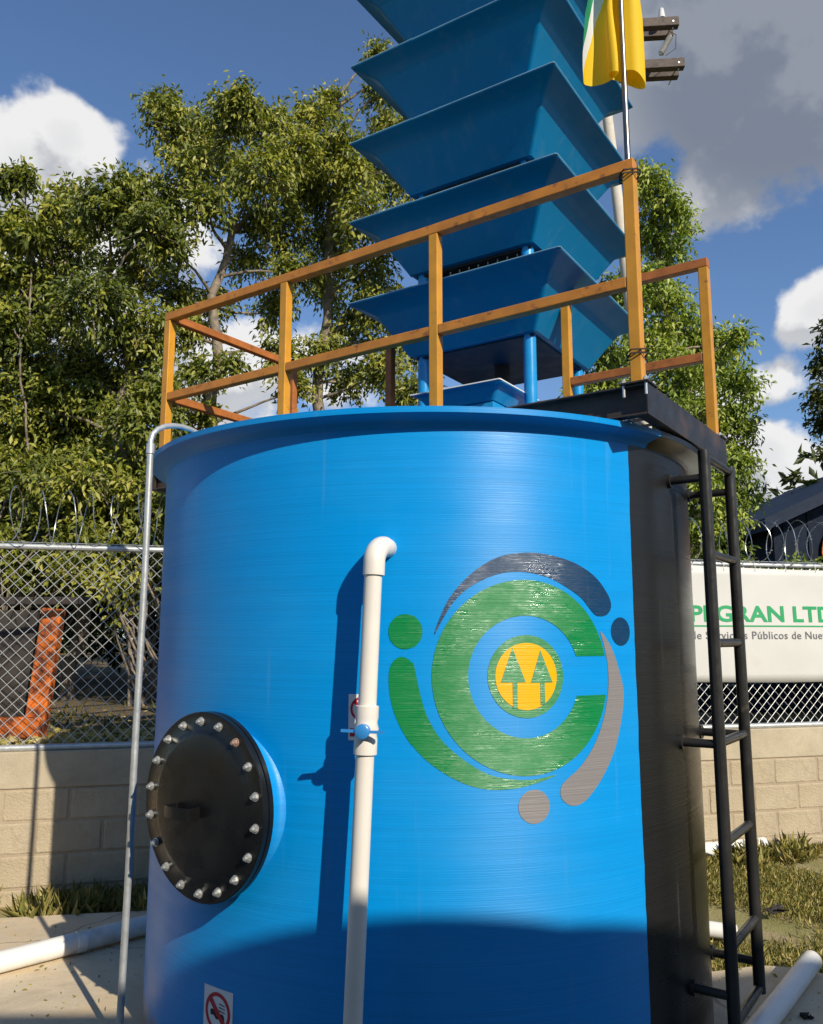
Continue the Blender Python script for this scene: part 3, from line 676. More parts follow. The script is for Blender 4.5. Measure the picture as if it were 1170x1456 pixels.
HR, HM, PW = .949, .43, .048
Rz = Matrix((U, Vd, Vector((0, 0, 1)))).transposed()
posts = {'a': (0, 0), 'b1': (LU / 3, 0), 'b2': (LU * 2 / 3, 0), 'b': (LU, 0), 'c': (LU, LV), 'd': (0, LV), 'e': (.762, LV), 'f': (1.975, LV)}
for k, (u, v) in posts.items():
    u_ = u + (.0 if u else 0)
    z0 = ZB1 + .006
    MB().box(pf(u_, v, (z0 + ZB1 + HR - PW) / 2 + .0), (PW, PW, ZB1 + HR - PW - z0 - .001), Rz).build('post', M['rust_shade_ochre' if k in 'cf' else 'ochre'], rail, bevel=.004)  # posts c and f: their shade is put in as a darker ochre
    mb = MB().box(pf(u_, v, ZB1 + .004), (.115, .115, .008), Rz); bp = mb.build('base_plate', M['black_steel'], rail, bevel=.0015)
    for su in (-1, 1):
        for sv in (-1, 1):
            c = pf(u_ + su * .044, v + sv * .044, 0); m2 = MB()
            m2.tube([c + Vector((0, 0, ZB1 - .048)), c + Vector((0, 0, ZB1 + .024))], .0055, 8).tube([c + Vector((0, 0, ZB1 + .008)), c + Vector((0, 0, ZB1 + .018))], .010, 6)
            sub(m2.build('anchor_bolt', M['zinc'], None, smooth=35), bp)
def rbar(a, b, z, mat, w=PW, h=PW): return MB().beam(pf(*a, z), pf(*b, z), w, h).build('rail', mat, rail, bevel=.004)
zt, zm = ZB1 + HR - PW / 2, ZB1 + HM
e_ = PW / 2
rbar((-e_, 0), (LU + e_, 0), zt, M['rail_ochre'])
for a, b in ((0, LU / 3), (LU / 3, LU * 2 / 3), (LU * 2 / 3, LU)): rbar((a + e_ + .001, 0), (b - e_ - .001, 0), zm, M['rail_ochre'], .046, .046)
rbar((LU, e_ + .001), (LU, LV - e_ - .001), zt, M['rust_shade_ochre'], .046, .046); rbar((LU, e_ + .001), (LU, LV - e_ - .001), zm, M['rust_shade_ochre'], .046, .046)
rbar((-e_, LV), (.762 + e_, LV), zt, M['rust_shade_ochre']); rbar((1.975 - e_, LV), (LU + e_, LV), zt, M['rust_shade_ochre'])
rbar((e_ + .001, LV), (.762 - e_ - .001, LV), zm, M['rust_shade_ochre'], .046, .046); rbar((1.975 + e_ + .001, LV), (LU - e_ - .001, LV), zm, M['rust_shade_ochre'], .046, .046)
for z in (ZB1 + .115, zt - .055):          # wire ties holding the flagpole to the corner post
    pts = []
    for i in range(22):
        a = 2 * math.pi * i / 11; q = .037
        pts.append(pf(0, 0, z + .004 * i / 3) + Vector((q * max(-1, min(1, 1.3 * math.cos(a))), q * max(-1, min(1, 1.3 * math.sin(a))), 0)))
    MB().tube(pts, .0035, 5).build('wire_tie', M['dark_iron'], rail)

# ------------------------------------------------------------------ ladder
lad = empty('ladder', pf(-.2, .45, .29), 'black painted steel tube ladder standing off the black side of the tank', 'ladder')
OV = -0.120; LZ0, LZ1 = .20, 2.40
tt = [pf(OV, 0.430, 0), pf(OV, 0.850, 0)]
for q in tt: MB().tube([q + Vector((0, 0, .06 if q is tt[0] else .145)), q + Vector((0, 0, (LZ0 + LZ1) / 2)), q + Vector((0, 0, LZ1))], .0245, 16).build('rail', M['black_gloss'], lad, smooth=45)
for z in (2.375, 1.965, 1.600, 1.205, .825, .440, .165):
    MB().tube([tt[0] + Vector((0, 0, z)), tt[1] + Vector((0, 0, z))], .0185, 14).build('rung', M['black_gloss'], lad, smooth=45)
for z in (2.285, 1.20, .265):
    for q in tt:
        d = Vector((U.x, U.y, 0)); lo, hi = 0, .9
        rel = Vector((q.x - TC.x, q.y - TC.y, 0)); b_ = rel.dot(d); c_ = rel.dot(rel) - TANK_R ** 2; t_ = -b_ - math.sqrt(max(0, b_ * b_ - c_))
        e = q + d * t_ + Vector((0, 0, z))
        so = MB().tube([q + Vector((0, 0, z)), e - d * .004], .0175, 14).tube([e - d * .014, e + d * .02], .030, 16).build('standoff', M['black_gloss'], lad, smooth=40)

# ------------------------------------------------------------------ aeration tower
TW, TI, TD = 1.36, .268, .303
tu0, tv0 = .582, .655; TUA = R_(56.84); TU = Vector((-math.sin(TUA), math.cos(TUA), 0)); TV = Vector((math.cos(TUA), math.sin(TUA), 0))
def pq(u, v, z): return A0 + TU * u + TV * v + Vector((0, 0, z))
tw = empty('aeration_tower', pq(tu0 + TW / 2, tv0 + TW / 2, TANK_H), 'tower of stacked dark blue flared fibreglass trays standing on the tank', 'tower')
def tray_mesh(w, inset, depth, th=.012):
    """flared square tray, open top; rounded vertical corners; local origin at rim centre"""
    def ring(half, z, rc, n=5):
        P = []
        for (sx, sy, a0) in ((1, 1, 0), (-1, 1, 90), (-1, -1, 180), (1, -1, 270)):
            for i in range(n + 1):
                a = R_(a0 + 90 * i / n); P.append(Vector((sx * (half - rc) + rc * math.cos(a), sy * (half - rc) + rc * math.sin(a), z)))
        return P
    h0, h1 = w / 2, w / 2 - inset
    rs = [ring(h0, 0, .030), ring(h0 - .003, -.007, .030), ring(h0 - inset * .24, -depth * .10, .028), ring(h0 - inset * .43, -depth * .195, .024), ring(h0 - inset * .48, -depth * .25, .022), ring(h1, -depth, .018), ring(h1 - .03, -depth - .004, .015)]
    inn = [ring(h0 - th, 0, .024), ring(h0 - inset * .44 - .020, -depth * .18, .02), ring(h1 - th, -depth + .02, .015)]
    n = len(rs[0]); V = [p for r in rs for p in r]; F = []
    for i in range(len(rs) - 1): F += [(i * n + j, i * n + (j + 1) % n, (i + 1) * n + (j + 1) % n, (i + 1) * n + j) for j in range(n)]
    b = len(V); V += [p for r in inn for p in r]
    F += [(j, b + j, b + (j + 1) % n, (j + 1) % n) for j in range(n)] + [(b + q * n + j, b + (q + 1) * n + j, b + (q + 1) * n + (j + 1) % n, b + q * n + (j + 1) % n) for q in (0, 1) for j in range(n)] + [tuple(b + 2 * n + j for j in range(n))]
    return V, F
Rz4 = Matrix((TU, TV, Vector((0, 0, 1)))).transposed().to_4x4()
for k in range(6):
    zr = CAM_H + 1.982 + .523 * k; c = pq(tu0 + TW / 2, tv0 + TW / 2, zr); jx = random.uniform(-.006, .006)
    Mx = Matrix.Translation(c) @ Rz4 @ Matrix.Rotation(jx * .6, 4, 'Z') @ Matrix.Rotation(random.uniform(-.006, .006), 4, 'X') @ Matrix.Rotation(random.uniform(-.006, .006), 4, 'Y')
    V, F = tray_mesh(TW, TI, TD)
    tr = MB().add([Mx @ p for p in V], F).build('tray', M['tray_blue'], tw, smooth=38)
    # pale rim bead
    h = TW / 2 - .005; rim = [Mx @ Vector((sx * h, sy * h, .001)) for sx, sy in ((1, 1), (-1, 1), (-1, -1), (1, -1), (1, 1))]
    mb = MB()
    for i in range(4): mb.beam(rim[i], rim[i + 1], .013, .006)
    sub(mb.build('rim_edge', M['edge_blue'], None, bevel=.002), tr)
    hb = TW / 2 - TI - .03
    mb = MB().box((0, 0, -TD - .012), (2 * hb, 2 * hb, .012)); mb.v = [tuple(Mx @ Vector(v)) for v in mb.v]
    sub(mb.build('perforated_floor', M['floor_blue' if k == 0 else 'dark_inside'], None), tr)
    mb = MB()
    for i in range(12 if k else 0):
        for j in range(12):
            x = -hb + (i + .5) * 2 * hb / 12; y = -hb + (j + .5) * 2 * hb / 12
            mb.tube([Mx @ Vector((x, y, -TD - .018)), Mx @ Vector((x, y, -TD - .036))], [.005, .003], 5)
    if k: dn = sub(mb.build('drip_nozzle', M['pole_concrete'], None), tr); dn['kind'] = 'stuff'
    # coke filling seen through the slots
    mb = MB(); nn = 20; hh = TW / 2 - .20; rn = random.Random(k)
    VV = [Mx @ Vector((-hh + 2 * hh * i / nn, -hh + 2 * hh * j / nn, -.11 + rn.uniform(-.03, .03))) for j in range(nn + 1) for i in range(nn + 1)]
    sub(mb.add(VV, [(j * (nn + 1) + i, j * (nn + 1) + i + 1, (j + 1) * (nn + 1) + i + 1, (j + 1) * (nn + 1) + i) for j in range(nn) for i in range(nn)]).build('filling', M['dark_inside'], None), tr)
LI = .33
for du in (LI, TW - LI):
    for dv in (LI, TW - LI):
        q = pq(tu0 + du, tv0 + dv, 0)
        MB().tube([q + Vector((0, 0, TANK_H)), q + Vector((0, 0, CAM_H + 1.982 + .523 * 5 - .05))], .0365, 18).build('leg', M['leg_blue'], tw, smooth=45)
ctr = pq(tu0 + TW / 2, tv0 + TW / 2, 0)
MB().tube([ctr + Vector((0, 0, CAM_H + 1.43)), ctr + Vector((0, 0, CAM_H + 1.70))], .048, 18).build('drain_spout', M['dark_iron'], tw, smooth=45)
box = empty('collector_box', pq(1.2, .9, TANK_H + .03), 'small blue open collector box with flared rim under the lowest tray', 'box')
cB = pq(0.937 + .28, 0.659 + .28, CAM_H + 1.345); Mx = Matrix.Translation(cB) @ Rz4
V, F = tray_mesh(.56, .075, .085, .008); bo = MB().add([Mx @ p for p in V], F).build('flared_rim', M['leg_blue'], box, smooth=38)
h = .28 - .004; rim = [Mx @ Vector((sx * h, sy * h, .001)) for sx, sy in ((1, 1), (-1, 1), (-1, -1), (1, -1), (1, 1))]
mb = MB()
for i in range(4): mb.beam(rim[i], rim[i + 1], .010, .006)
mb.build('rim_edge', M['white_vinyl'], box)
mb = MB().box((0, 0, 0), (.40, .40, .40)); zz = cB.z - .088 - .20; mb.v = [tuple(Matrix.Translation((cB.x, cB.y, zz)) @ Rz4 @ Vector(v)) for v in mb.v]
mb.build('box_body', M['leg_blue'], box, bevel=.006)

# ------------------------------------------------------------------ flagpole and flag
fp = empty('flagpole', pf(-.04, -.01, ZB1), 'thin steel flagpole wired to the ochre corner post', 'flagpole')
b0 = Vector((.926, 3.112, ZB1 + .012)); b1 = Vector((.895, 3.10, ZB1 + HR + 1.35)); 
b0 = pf(0, -.041, ZB1 + .012); b1 = pf(0, -.041, ZB1 + HR + 1.35) + Vector((-.006, 0, 0))
b0 = pf(.018, .047, ZB1 + .01); b1 = pf(.022, .040, ZB1 + HR + 1.35)
MB().tube([b0, (b0 + b1) / 2, b1], .0125, 14).build('pole', M['steel_bright'], fp, smooth=45)
MB().lathe([(.0005, .03), (.014, .022), (.019, .008), (.014, -.006), (.012, -.012)], 14, Matrix.Translation(b1)).build('finial', M['steel_bright'], fp, smooth=45)
def flag_mat():
    t = NT('flag_cloth'); a = t.N('ShaderNodeAttribute'); a.attribute_name = 'stripe'
    c = t.N('ShaderNodeValToRGB'); c.color_ramp.interpolation = 'CONSTANT'; t.L(a.outputs['Fac'], c.inputs[0]); e = c.color_ramp.elements; e.new(.5)
    for k, (p, q) in zip(e, ((0, (.86, .56, .006)), (.60, (.74, .74, .70)), (.78, (.01, .27, .12)))): k.position = p; k.color = (*q, 1)
    t.set(Base_Color=c.outputs[0], Roughness=.7)
    t.bump(t.noise(t.mapv((1, 1, 1)), 500, 2), .1, .002)
    tr = t.N('ShaderNodeBsdfTranslucent'); t.L(c.outputs[0], tr.inputs[0]); ms = t.N('ShaderNodeMixShader'); ms.inputs[0].default_value = .3
    t.L(t.b.outputs[0], ms.inputs[1]); t.L(tr.outputs[0], ms.inputs[2]); t.L(ms.outputs[0], t.t.nodes['Material Output'].inputs[0]); return t.m
def flag():
    """limp flag: hoist on the pole, cloth hanging down in folds; stripes run along the cloth's length"""
    top = b1 - Vector((0, 0, .105)); n, m = 72, 60; W, H = 1.15, .80
    V = []; st = []
    key = [(0, .0, .0), (.10, .055, -.030), (.20, .105, .012), (.30, .070, .055), (.40, .000, .050), (.48, -.055, .020), (.56, -.075, -.045), (.64, -.030, -.06), (.72, -.060, .02), (.80, -.115, .045), (.90, -.150, .01), (1.0, -.165, -.03)]
    ku = np.array([k[0] for k in key]); kx = np.array([k[1] for k in key]); ky = np.array([k[2] for k in key])
    for j in range(m + 1):
        v = j / m                                            # 0 at top edge of cloth
        for i in range(n + 1):
            u = i / n
            x = np.interp(u, ku, kx); y = np.interp(u, ku, ky)
            # smooth the fold path
            for du in (-.03, .03): x += np.interp(u + du, ku, kx); y += np.interp(u + du, ku, ky)
            x /= 3; y /= 3
            sp = .55 + .45 * min(1, v * 1.6)
            drop = FLAG_DROP * (1 - (1 - u) ** 1.35)
            z = -v * H - drop * (.25 + .75 * (1 - v * .35)) + .006 * math.sin(18 * u)
            z -= .05 * math.exp(-((u - .2) / .12) ** 2) * v
            p = top + Vector((x * sp + .010 * math.sin(7 * v + 11 * u) * u, y * sp + .012 * math.sin(9 * v + 5 * u) * u, z))
            V.append(p); st.append(1 - v + .62 * max(0, (u - .66) / .34) - .05 * math.exp(-((u - .2) / .15) ** 2))
    F = [(j * (n + 1) + i, j * (n + 1) + i + 1, (j + 1) * (n + 1) + i + 1, (j + 1) * (n + 1) + i) for j in range(m) for i in range(n)]
    me = bpy.data.meshes.new('flag'); me.from_pydata([tuple(p) for p in V], [], F)
    at = me.attributes.new('stripe', 'FLOAT', 'POINT'); at.data.foreach_set('value', np.array(st, np.float32))
    o = link('flag', me, flag_mat(), None, 80)
    return tag(o, 'yellow, white and green cloth flag hanging limp from the steel pole', 'flag')
FLAG_DROP = .075
flag()

# ------------------------------------------------------------------ utility pole
up = empty('utility_pole', (2.86, 10.0, .9), 'pale concrete utility pole with dark double crossarms beyond the fence', 'utility pole')
pb, ptp = Vector((3.17, 10.0, .6)), Vector((2.44, 10.0, 10.2))
MB().tube([pb, pb.lerp(ptp, .5), ptp], [.088, .076, .062], 16).build('pole', M['pole_concrete'], up, smooth=45)
def pz(z): return pb.lerp(ptp, (z - pb.z) / (ptp.z - pb.z))
for zc_ in (9.62, 9.02):
    for dy, dz in ((-.12, .0), (.12, .04)):
        c = pz(zc_) + Vector((0, dy, dz)); MB().beam(c + Vector((-1.15, .05, -.03)), c + Vector((1.03, -.05, .03)), .10, .125).build('crossarm', M['crossarm'], up, bevel=.006)
    for dx in (-1.0, .95):
        c = pz(zc_) + Vector((dx, 0, .02)); MB().tube([c + Vector((0, -.22, 0)), c + Vector((0, .22, 0))], .012, 8).build('through_bolt', M['zinc'], up, smooth=40)
        MB().tube([c + Vector((0, -.17, -.08)), c + Vector((.03, -.18, .02)), c + Vector((0, -.17, .10))], .008, 6).build('strap', M['zinc'], up, smooth=40)
def insul(a, b):
    a, b = Vector(a), Vector(b); pts = []; rad = []
    for i in range(29): pts.append(a.lerp(b, i / 28)); rad.append(.018 if i % 2 else .040)
    rad[0] = rad[-1] = .02
    MB().tube(pts, rad, 12).build('insulator', M['porcelain'], up, smooth=60)
insul(pz(9.06) + Vector((.72, -.2, .1)), pz(9.55) + Vector((.90, -.22, -.13)))
MB().tube([pz(9.6) + Vector((.9, -.2, -.1)), pz(9.45) + Vector((.97, -.2, 0)), pz(9.25) + Vector((.94, -.2, 0)), pz(9.15) + Vector((.80, -.2, 0))], .005, 6).build('jumper_wire', M['dark_iron'], up, smooth=60)
MB().tube([pz(9.75) + Vector((.85, -.1, .02)), pz(9.75) + Vector((.85, -.1, .16))], [.05, .03], 10).build('insulator', M['porcelain'], up, smooth=50)

# ------------------------------------------------------------------ far navy building and the orange frame
def building():
    o = empty('navy_building', (9, 17, 1.1), 'dark navy metal building with pitched roof seen behind the razor wire', 'building')
    z0 = 1.0
    x0, x1, y0_, y1_ = 6.6, 16.5, 15.0, 24.0
    # gable faces the camera; ridge runs away from it
    xr, ze, zr_ = 11.6, 3.62, 5.9
    MB().add([(x0, y0_, z0), (x1, y0_, z0), (x1, y0_, ze), (xr, y0_, zr_ - .15), (x0, y0_, ze), (x0, y1_, z0), (x1, y1_, z0), (x1, y1_, ze), (xr, y1_, zr_ - .15), (x0, y1_, ze)],
             [(0, 1, 2, 3, 4), (9, 8, 7, 6, 5), (0, 4, 9, 5), (1, 6, 7, 2), (0, 5, 6, 1), (4, 3, 8, 9), (3, 2, 7, 8)]).build('wall', M['navy_metal'], o)
    rf = None
    for sx, xe in ((-1, x0 - .35), (1, x1 + .35)):
        a = Vector((xe, 0, ze - .12)); b = Vector((xr, 0, zr_)); up_ = Vector((0, 0, .22))
        V = [(a.x, y0_ - .5, a.z), (b.x, y0_ - .5, b.z), (b.x, y1_ + .4, b.z), (a.x, y1_ + .4, a.z)]; V += [(x, y, z + .22) for x, y, z in V]
        rf = MB().add(V, [(0, 1, 2, 3), (4, 5, 6, 7), (0, 1, 5, 4), (1, 2, 6, 5), (2, 3, 7, 6), (3, 0, 4, 7)]).build('roof', M['navy_roof'], o)
    for i in range(22):
        x = x0 + .2 + i * .45
        MB().box((x, y0_ - .012, (z0 + 3.4) / 2 + .4), (.05, .02, 2.6)).build('cladding_rib', M['navy_metal'], o)
    MB().lathe([(.001, 0), (.62, 0), (.62, .04), (.001, .04)], 40, Matrix.Translation((8.05, y0_ - .03, 3.15)) @ Matrix.Rotation(R_(90), 4, 'X')).build('round_sign', M['orange_paint'], o, smooth=30)
building()
def container():
    o = empty('shipping_container', (5.5, 9.6, .9), 'dark navy corrugated steel container standing behind the banner', 'container')
    x0, x1, y0_, z0, z1 = 3.05, 8.6, 8.75, .86, 2.12; V = []; n = 0; x = x0
    while x < x1:
        for dx, dy in ((0, 0), (.07, 0), (.10, .035), (.17, .035)):
            V += [(x + dx, y0_ + dy, z0 + .08), (x + dx, y0_ + dy, z1 - .08)]; n += 1
        x += .20
    MB().add(V, [(2 * i, 2 * i + 2, 2 * i + 3, 2 * i + 1) for i in range(n - 1)]).build('corrugated_side', M['navy_metal'], o)
    MB().box(((x0 + x1) / 2, y0_ + 1.2, (z0 + z1) / 2), (x1 - x0 - .1, 2.2, z1 - z0 - .06)).build('body', M['navy_metal'], o, bevel=.02)
    for z in (z0 + .05, z1 - .05): MB().box(((x0 + x1) / 2, y0_ + .03, z), (x1 - x0 + .1, .12, .10)).build('side_beam', M['navy_metal'], o, bevel=.008)
    for x in (x0 - .02, x1 + .02): MB().box((x, y0_ + .03, (z0 + z1) / 2), (.12, .124, z1 - z0 + .002)).build('corner_post', M['navy_metal'], o, bevel=.008)
container()
def frame():
    o = empty('orange_frame', (-2.75, 6.28, .88), 'weathered orange steel frame with dark mesh panel standing behind the fence', 'machine')
    a, b = Vector((-2.775, 6.28, .90)), Vector((-2.69, 6.28, 1.84))
    MB().beam(a, b, .15, .10, (0, 1, 0)).build('upright', M['orange_paint'], o, bevel=.012)
    MB().beam((-4.6, 6.22, .955), (-2.70, 6.22, .975), .10, .15).build('base_rail', M['orange_paint'], o, bevel=.012)
    MB().beam((-4.6, 6.34, 1.89), (-2.45, 6.34, 1.90), .08, .06).build('top_bar', M['dark_iron'], o, bevel=.01)
    MB().box((-3.75, 6.38, 1.42), (1.8, .04, .82)).build('panel', M['dark_iron'], o)
    MB().beam((-4.5, 6.28, .90), (-4.5, 6.28, 1.86), .15, .10, (0, 1, 0)).build('upright', M['orange_paint'], o, bevel=.012)
frame()

# ------------------------------------------------------------------ pipes and litter on the ground
def gpipe(pts, r, label, open_end=False, collar=None):
    o = empty('ground_pipe', pts[0], label, 'pipe')
    pts = [Vector(p) for p in pts]
    MB().tube(pts, r, 20, not open_end).build('pipe', M['pvc_dirty'], o, smooth=45)
    if open_end:
        d = (pts[-1] - pts[-2]).normalized(); MB().tube([pts[-1] + d * .001, pts[-1] - d * .16], r * .88, 18, False).build('bore', M['dark_iron'], o, smooth=45)  # bore coloured dark for the shade inside the white pipe
        q = MB(); e = pts[-1]; x = d.orthogonal().normalized(); y = d.cross(x); n = 20
        V = [e + (x * math.cos(2 * math.pi * j / n) + y * math.sin(2 * math.pi * j / n)) * rr_ for rr_ in (r, r * .88) for j in range(n)]
        q.add(V, [(j, (j + 1) % n, n + (j + 1) % n, n + j) for j in range(n)]).build('cut_edge', M['pvc'], o)
    if collar:
        c = Vector(collar); d = (pts[1] - pts[0]).normalized(); MB().tube([c - d * .022, c + d * .022], r + .005, 20).build('coupling', M['pvc_dirty'], o, smooth=45)
gpipe([(-2.75, 3.75, .058), (-2.05, 4.28, .057), (-1.46, 4.86, .056), (-.6, 5.62, .055)], .050, 'white drain pipe lying on the slab running in behind the tank', collar=(-1.72, 4.60, .056))
gpipe([(1.22, 3.40, .052), (1.6, 3.88, .052), (1.97, 4.36, .052)], .046, 'white pipe end lying on the slab beside the ladder', True)
gpipe([(1.0, 5.05, .03), (1.66, 4.86, .03), (1.78, 4.83, .022)], .042, 'short white pipe poking out past the tank at the edge of the grass')
gpipe([(1.9, 6.62, .0), (2.46, 6.70, .02), (2.76, 6.80, .025)], .055, 'white pipe half sunk in grass near the foot of the wall')
def crumple(name, c, r, label, cat, mat, seed):
    rn = random.Random(seed); bm = bmesh.new()
    for i in range(5):
        q = [Vector(c) + Vector((rn.uniform(-r, r), rn.uniform(-r, r), rn.uniform(.0, r * .6))) for _ in range(4)]
        vv = [bm.verts.new(p) for p in q]; bm.faces.new((vv[0], vv[1], vv[2])); bm.faces.new((vv[0], vv[2], vv[3]))
    me = bpy.data.meshes.new(name); bm.to_mesh(me); bm.free(); o = link(name, me, mat); m = o.modifiers.new('solid', 'SOLIDIFY'); m.thickness = .006
    return tag(o, label, cat)
crumple('dead_leaf', (2.16, 5.25, .0), .075, 'curled dark dead leaf lying in the grass past the ladder', 'leaf', M['dark_iron'], 4)
crumple('dead_leaf', (1.70, 3.86, .0), .028, 'small dark leaf scrap on the slab beside the pipe end', 'leaf', M['dark_iron'], 8)
crumple('dead_leaf', (-1.82, 4.62, .0), .035, 'brown leaf scrap on the slab by the long drain pipe', 'leaf', M['crossarm'], 9)

# ------------------------------------------------------------------ unseen building added behind the viewer, roof line shaped to shade the tank foot
def unseen_house():
    o = empty('unseen_house', (4, -5, 0), 'unseen plastered single storey building added behind the viewer to shade the tank foot', 'unseen_house')
    Y = -1.6; x0, x1 = -5.0, 13.4
    P = [(x0, 0), (x1, 0), (x1, 4.1), (7.85, 4.81), (3.55, 4.10), (x0, 3.995)]
    V = [(x, Y, z - .16 if z > 0 else -.1) for x, z in P] + [(x, Y - 7, z - .16 if z > 0 else -.1) for x, z in P]; n = len(P)
    MB().add(V, [tuple(range(n)), tuple(range(2 * n - 1, n - 1, -1))] + [(i, (i + 1) % n, n + (i + 1) % n, n + i) for i in range(n)]).build('wall', M['plaster'], o)
    roof = None
    for (a, b) in ((2, 3), (3, 4), (4, 5)):
        (xa, za), (xb, zb) = P[a], P[b]
        q = [(xa, Y + .02, za - .15), (xb, Y + .02, zb - .15), (xb, Y - 7.2, zb - .15), (xa, Y - 7.2, za - .15)]; q += [(x, y, z + .15) for x, y, z in q]
        MB().add(q, [(0, 1, 2, 3), (4, 5, 6, 7), (0, 1, 5, 4), (1, 2, 6, 5), (2, 3, 7, 6), (3, 0, 4, 7)]).build('roof', M['roof_tin'], o)
    d = MB().box((2.0, Y + .02, 1.05), (.95, .06, 2.1)).build('door', M['door_wood'], o, bevel=.01)
    for (x, z) in ((-2.2, 1.6), (5.0, 1.6), (9, 1.6)):
        w = MB().box((x, Y + .015, z), (1.2, .05, 1.1)).build('window', M['navy_metal'], o)
        fr = MB()
        for s in (-1, 1): fr.box((x + s * .63, Y + .03, z), (.06, .08, 1.22)); fr.box((x, Y + .03, z + s * .58), (1.2, .08, .06))
        sub(fr.build('frame', M['white_vinyl'], None), w)
unseen_house()

# ------------------------------------------------------------------ vegetation
class Leaves:
    def __init__(s): s.P = []; s.D = []; s.S = []; s.T = []
    def add(s, P, D, S, T): s.P.append(P); s.D.append(D); s.S.append(S); s.T.append(T)
    def build(s, name, mat, parent, wratio=.42, fold=.18, face=False):
        P = np.concatenate(s.P); D = np.concatenate(s.D); S = np.concatenate(s.S); T = np.concatenate(s.T); n = len(P)
        D = D / np.linalg.norm(D, axis=1, keepdims=True)
        q = RNG.normal(size=(n, 3)); q[:, 2] *= .45
        if face: q = q * .55 + np.array([.35, -.5, .75])        # blades turn to the light
        X = np.cross(D, q); X /= np.linalg.norm(X, axis=1, keepdims=True) + 1e-9
        Nn = np.cross(X, D); S = S[:, None]
        w = wratio * S / 2
        v0 = P; v1 = P + D * S * .45 + X * w + Nn * S * fold * .35; v2 = P + D * S - Nn * S * fold; v3 = P + D * S * .45 - X * w + Nn * S * fold * .35
        V = np.stack([v0, v1, v2, v3], 1).reshape(-1, 3).astype(np.float32)
        I = np.arange(n, dtype=np.int32)[:, None] * 4; F = np.concatenate([I, I + 1, I + 2, I, I + 2, I + 3], 1).reshape(-1)
        me = bpy.data.meshes.new(name); me.vertices.add(4 * n); me.vertices.foreach_set('co', V.reshape(-1))
        me.loops.add(6 * n); me.loops.foreach_set('vertex_index', F); me.polygons.add(2 * n)
        me.polygons.foreach_set('loop_start', np.arange(0, 6 * n, 3, dtype=np.int32)); me.update(calc_edges=True)
        a = me.attributes.new('tone', 'FLOAT', 'POINT'); a.data.foreach_set('value', np.repeat(np.clip(T, 0, 1), 4).astype(np.float32))
        return link(name, me, mat, parent)
def clump_leaves(L, wood, c, rad, n_twig, per, size, tone, droop=.5, wood_r=.006):
    """leaves gathered on twigs that fill an ellipsoid; gaps stay open between the twigs"""
    c = np.array(c, float); rad = np.array(rad, float)
    d = RNG.normal(size=(n_twig, 3)); d /= np.linalg.norm(d, axis=1, keepdims=True); rr_ = RNG.uniform(.38, 1, n_twig) ** .5
    ends = c + d * rad * rr_[:, None]
    for e in ends:
        dirn = e - c; ln = np.linalg.norm(dirn) + 1e-6; dirn = dirn / ln
        tl = RNG.uniform(.16, .34); base = e - dirn * tl * .6 + np.array([0, 0, .05]); tip = e + dirn * tl * .5 + np.array([0, 0, -.10 * droop])
        k = max(4, int(per * RNG.uniform(.6, 1.4))); t = RNG.uniform(0, 1, k)[:, None]
        P = base + (tip - base) * t + RNG.normal(scale=.055, size=(k, 3))
        D = dirn * .5 + RNG.normal(scale=.6, size=(k, 3)) + np.array([0, 0, -droop])
        S = size * RNG.uniform(.65, 1.3, k)
        T = np.clip(tone + RNG.normal(scale=.13) + RNG.normal(scale=.13, size=k), 0, 1)
        L.add(P, D, S, T)
        if wood is not None and RNG.random() < .5:
            st = c + (e - c) * RNG.uniform(0, .4); wood.tube([st, (st + e) / 2 + RNG.normal(scale=.03, size=3), tip], [wood_r, wood_r * .7, wood_r * .35], 4, False)
def px(x, y, Y):      # a bearing from the viewpoint turned into a place on the ground plan at distance Y
    u = (x - 585) / 1178; v = -(y - 728) / 1178; p = R_(8.66)
    d = (u, math.cos(p) - v * math.sin(p), math.sin(p) + v * math.cos(p)); t = Y / d[1]
    return Vector((d[0] * t, Y, CAM_H + d[2] * t))
def limb(mb, a, b, r0, r1, sag=.15, n=7, seed=0):
    rn = random.Random(seed); a, b = Vector(a), Vector(b); L_ = (b - a).length; off = Vector((rn.uniform(-1, 1), rn.uniform(-1, 1), rn.uniform(-.2, .8))) * sag * L_
    pts = []; 
    for i in range(n):
        t = i / (n - 1); pts.append(a.lerp(b, t) + off * math.sin(math.pi * t) + Vector((rn.uniform(-1, 1), rn.uniform(-1, 1), 0)) * .02 * L_ * (0 < i < n - 1))
    mb.tube(pts, [r0 + (r1 - r0) * (i / (n - 1)) for i in range(n)], 8, False); return pts
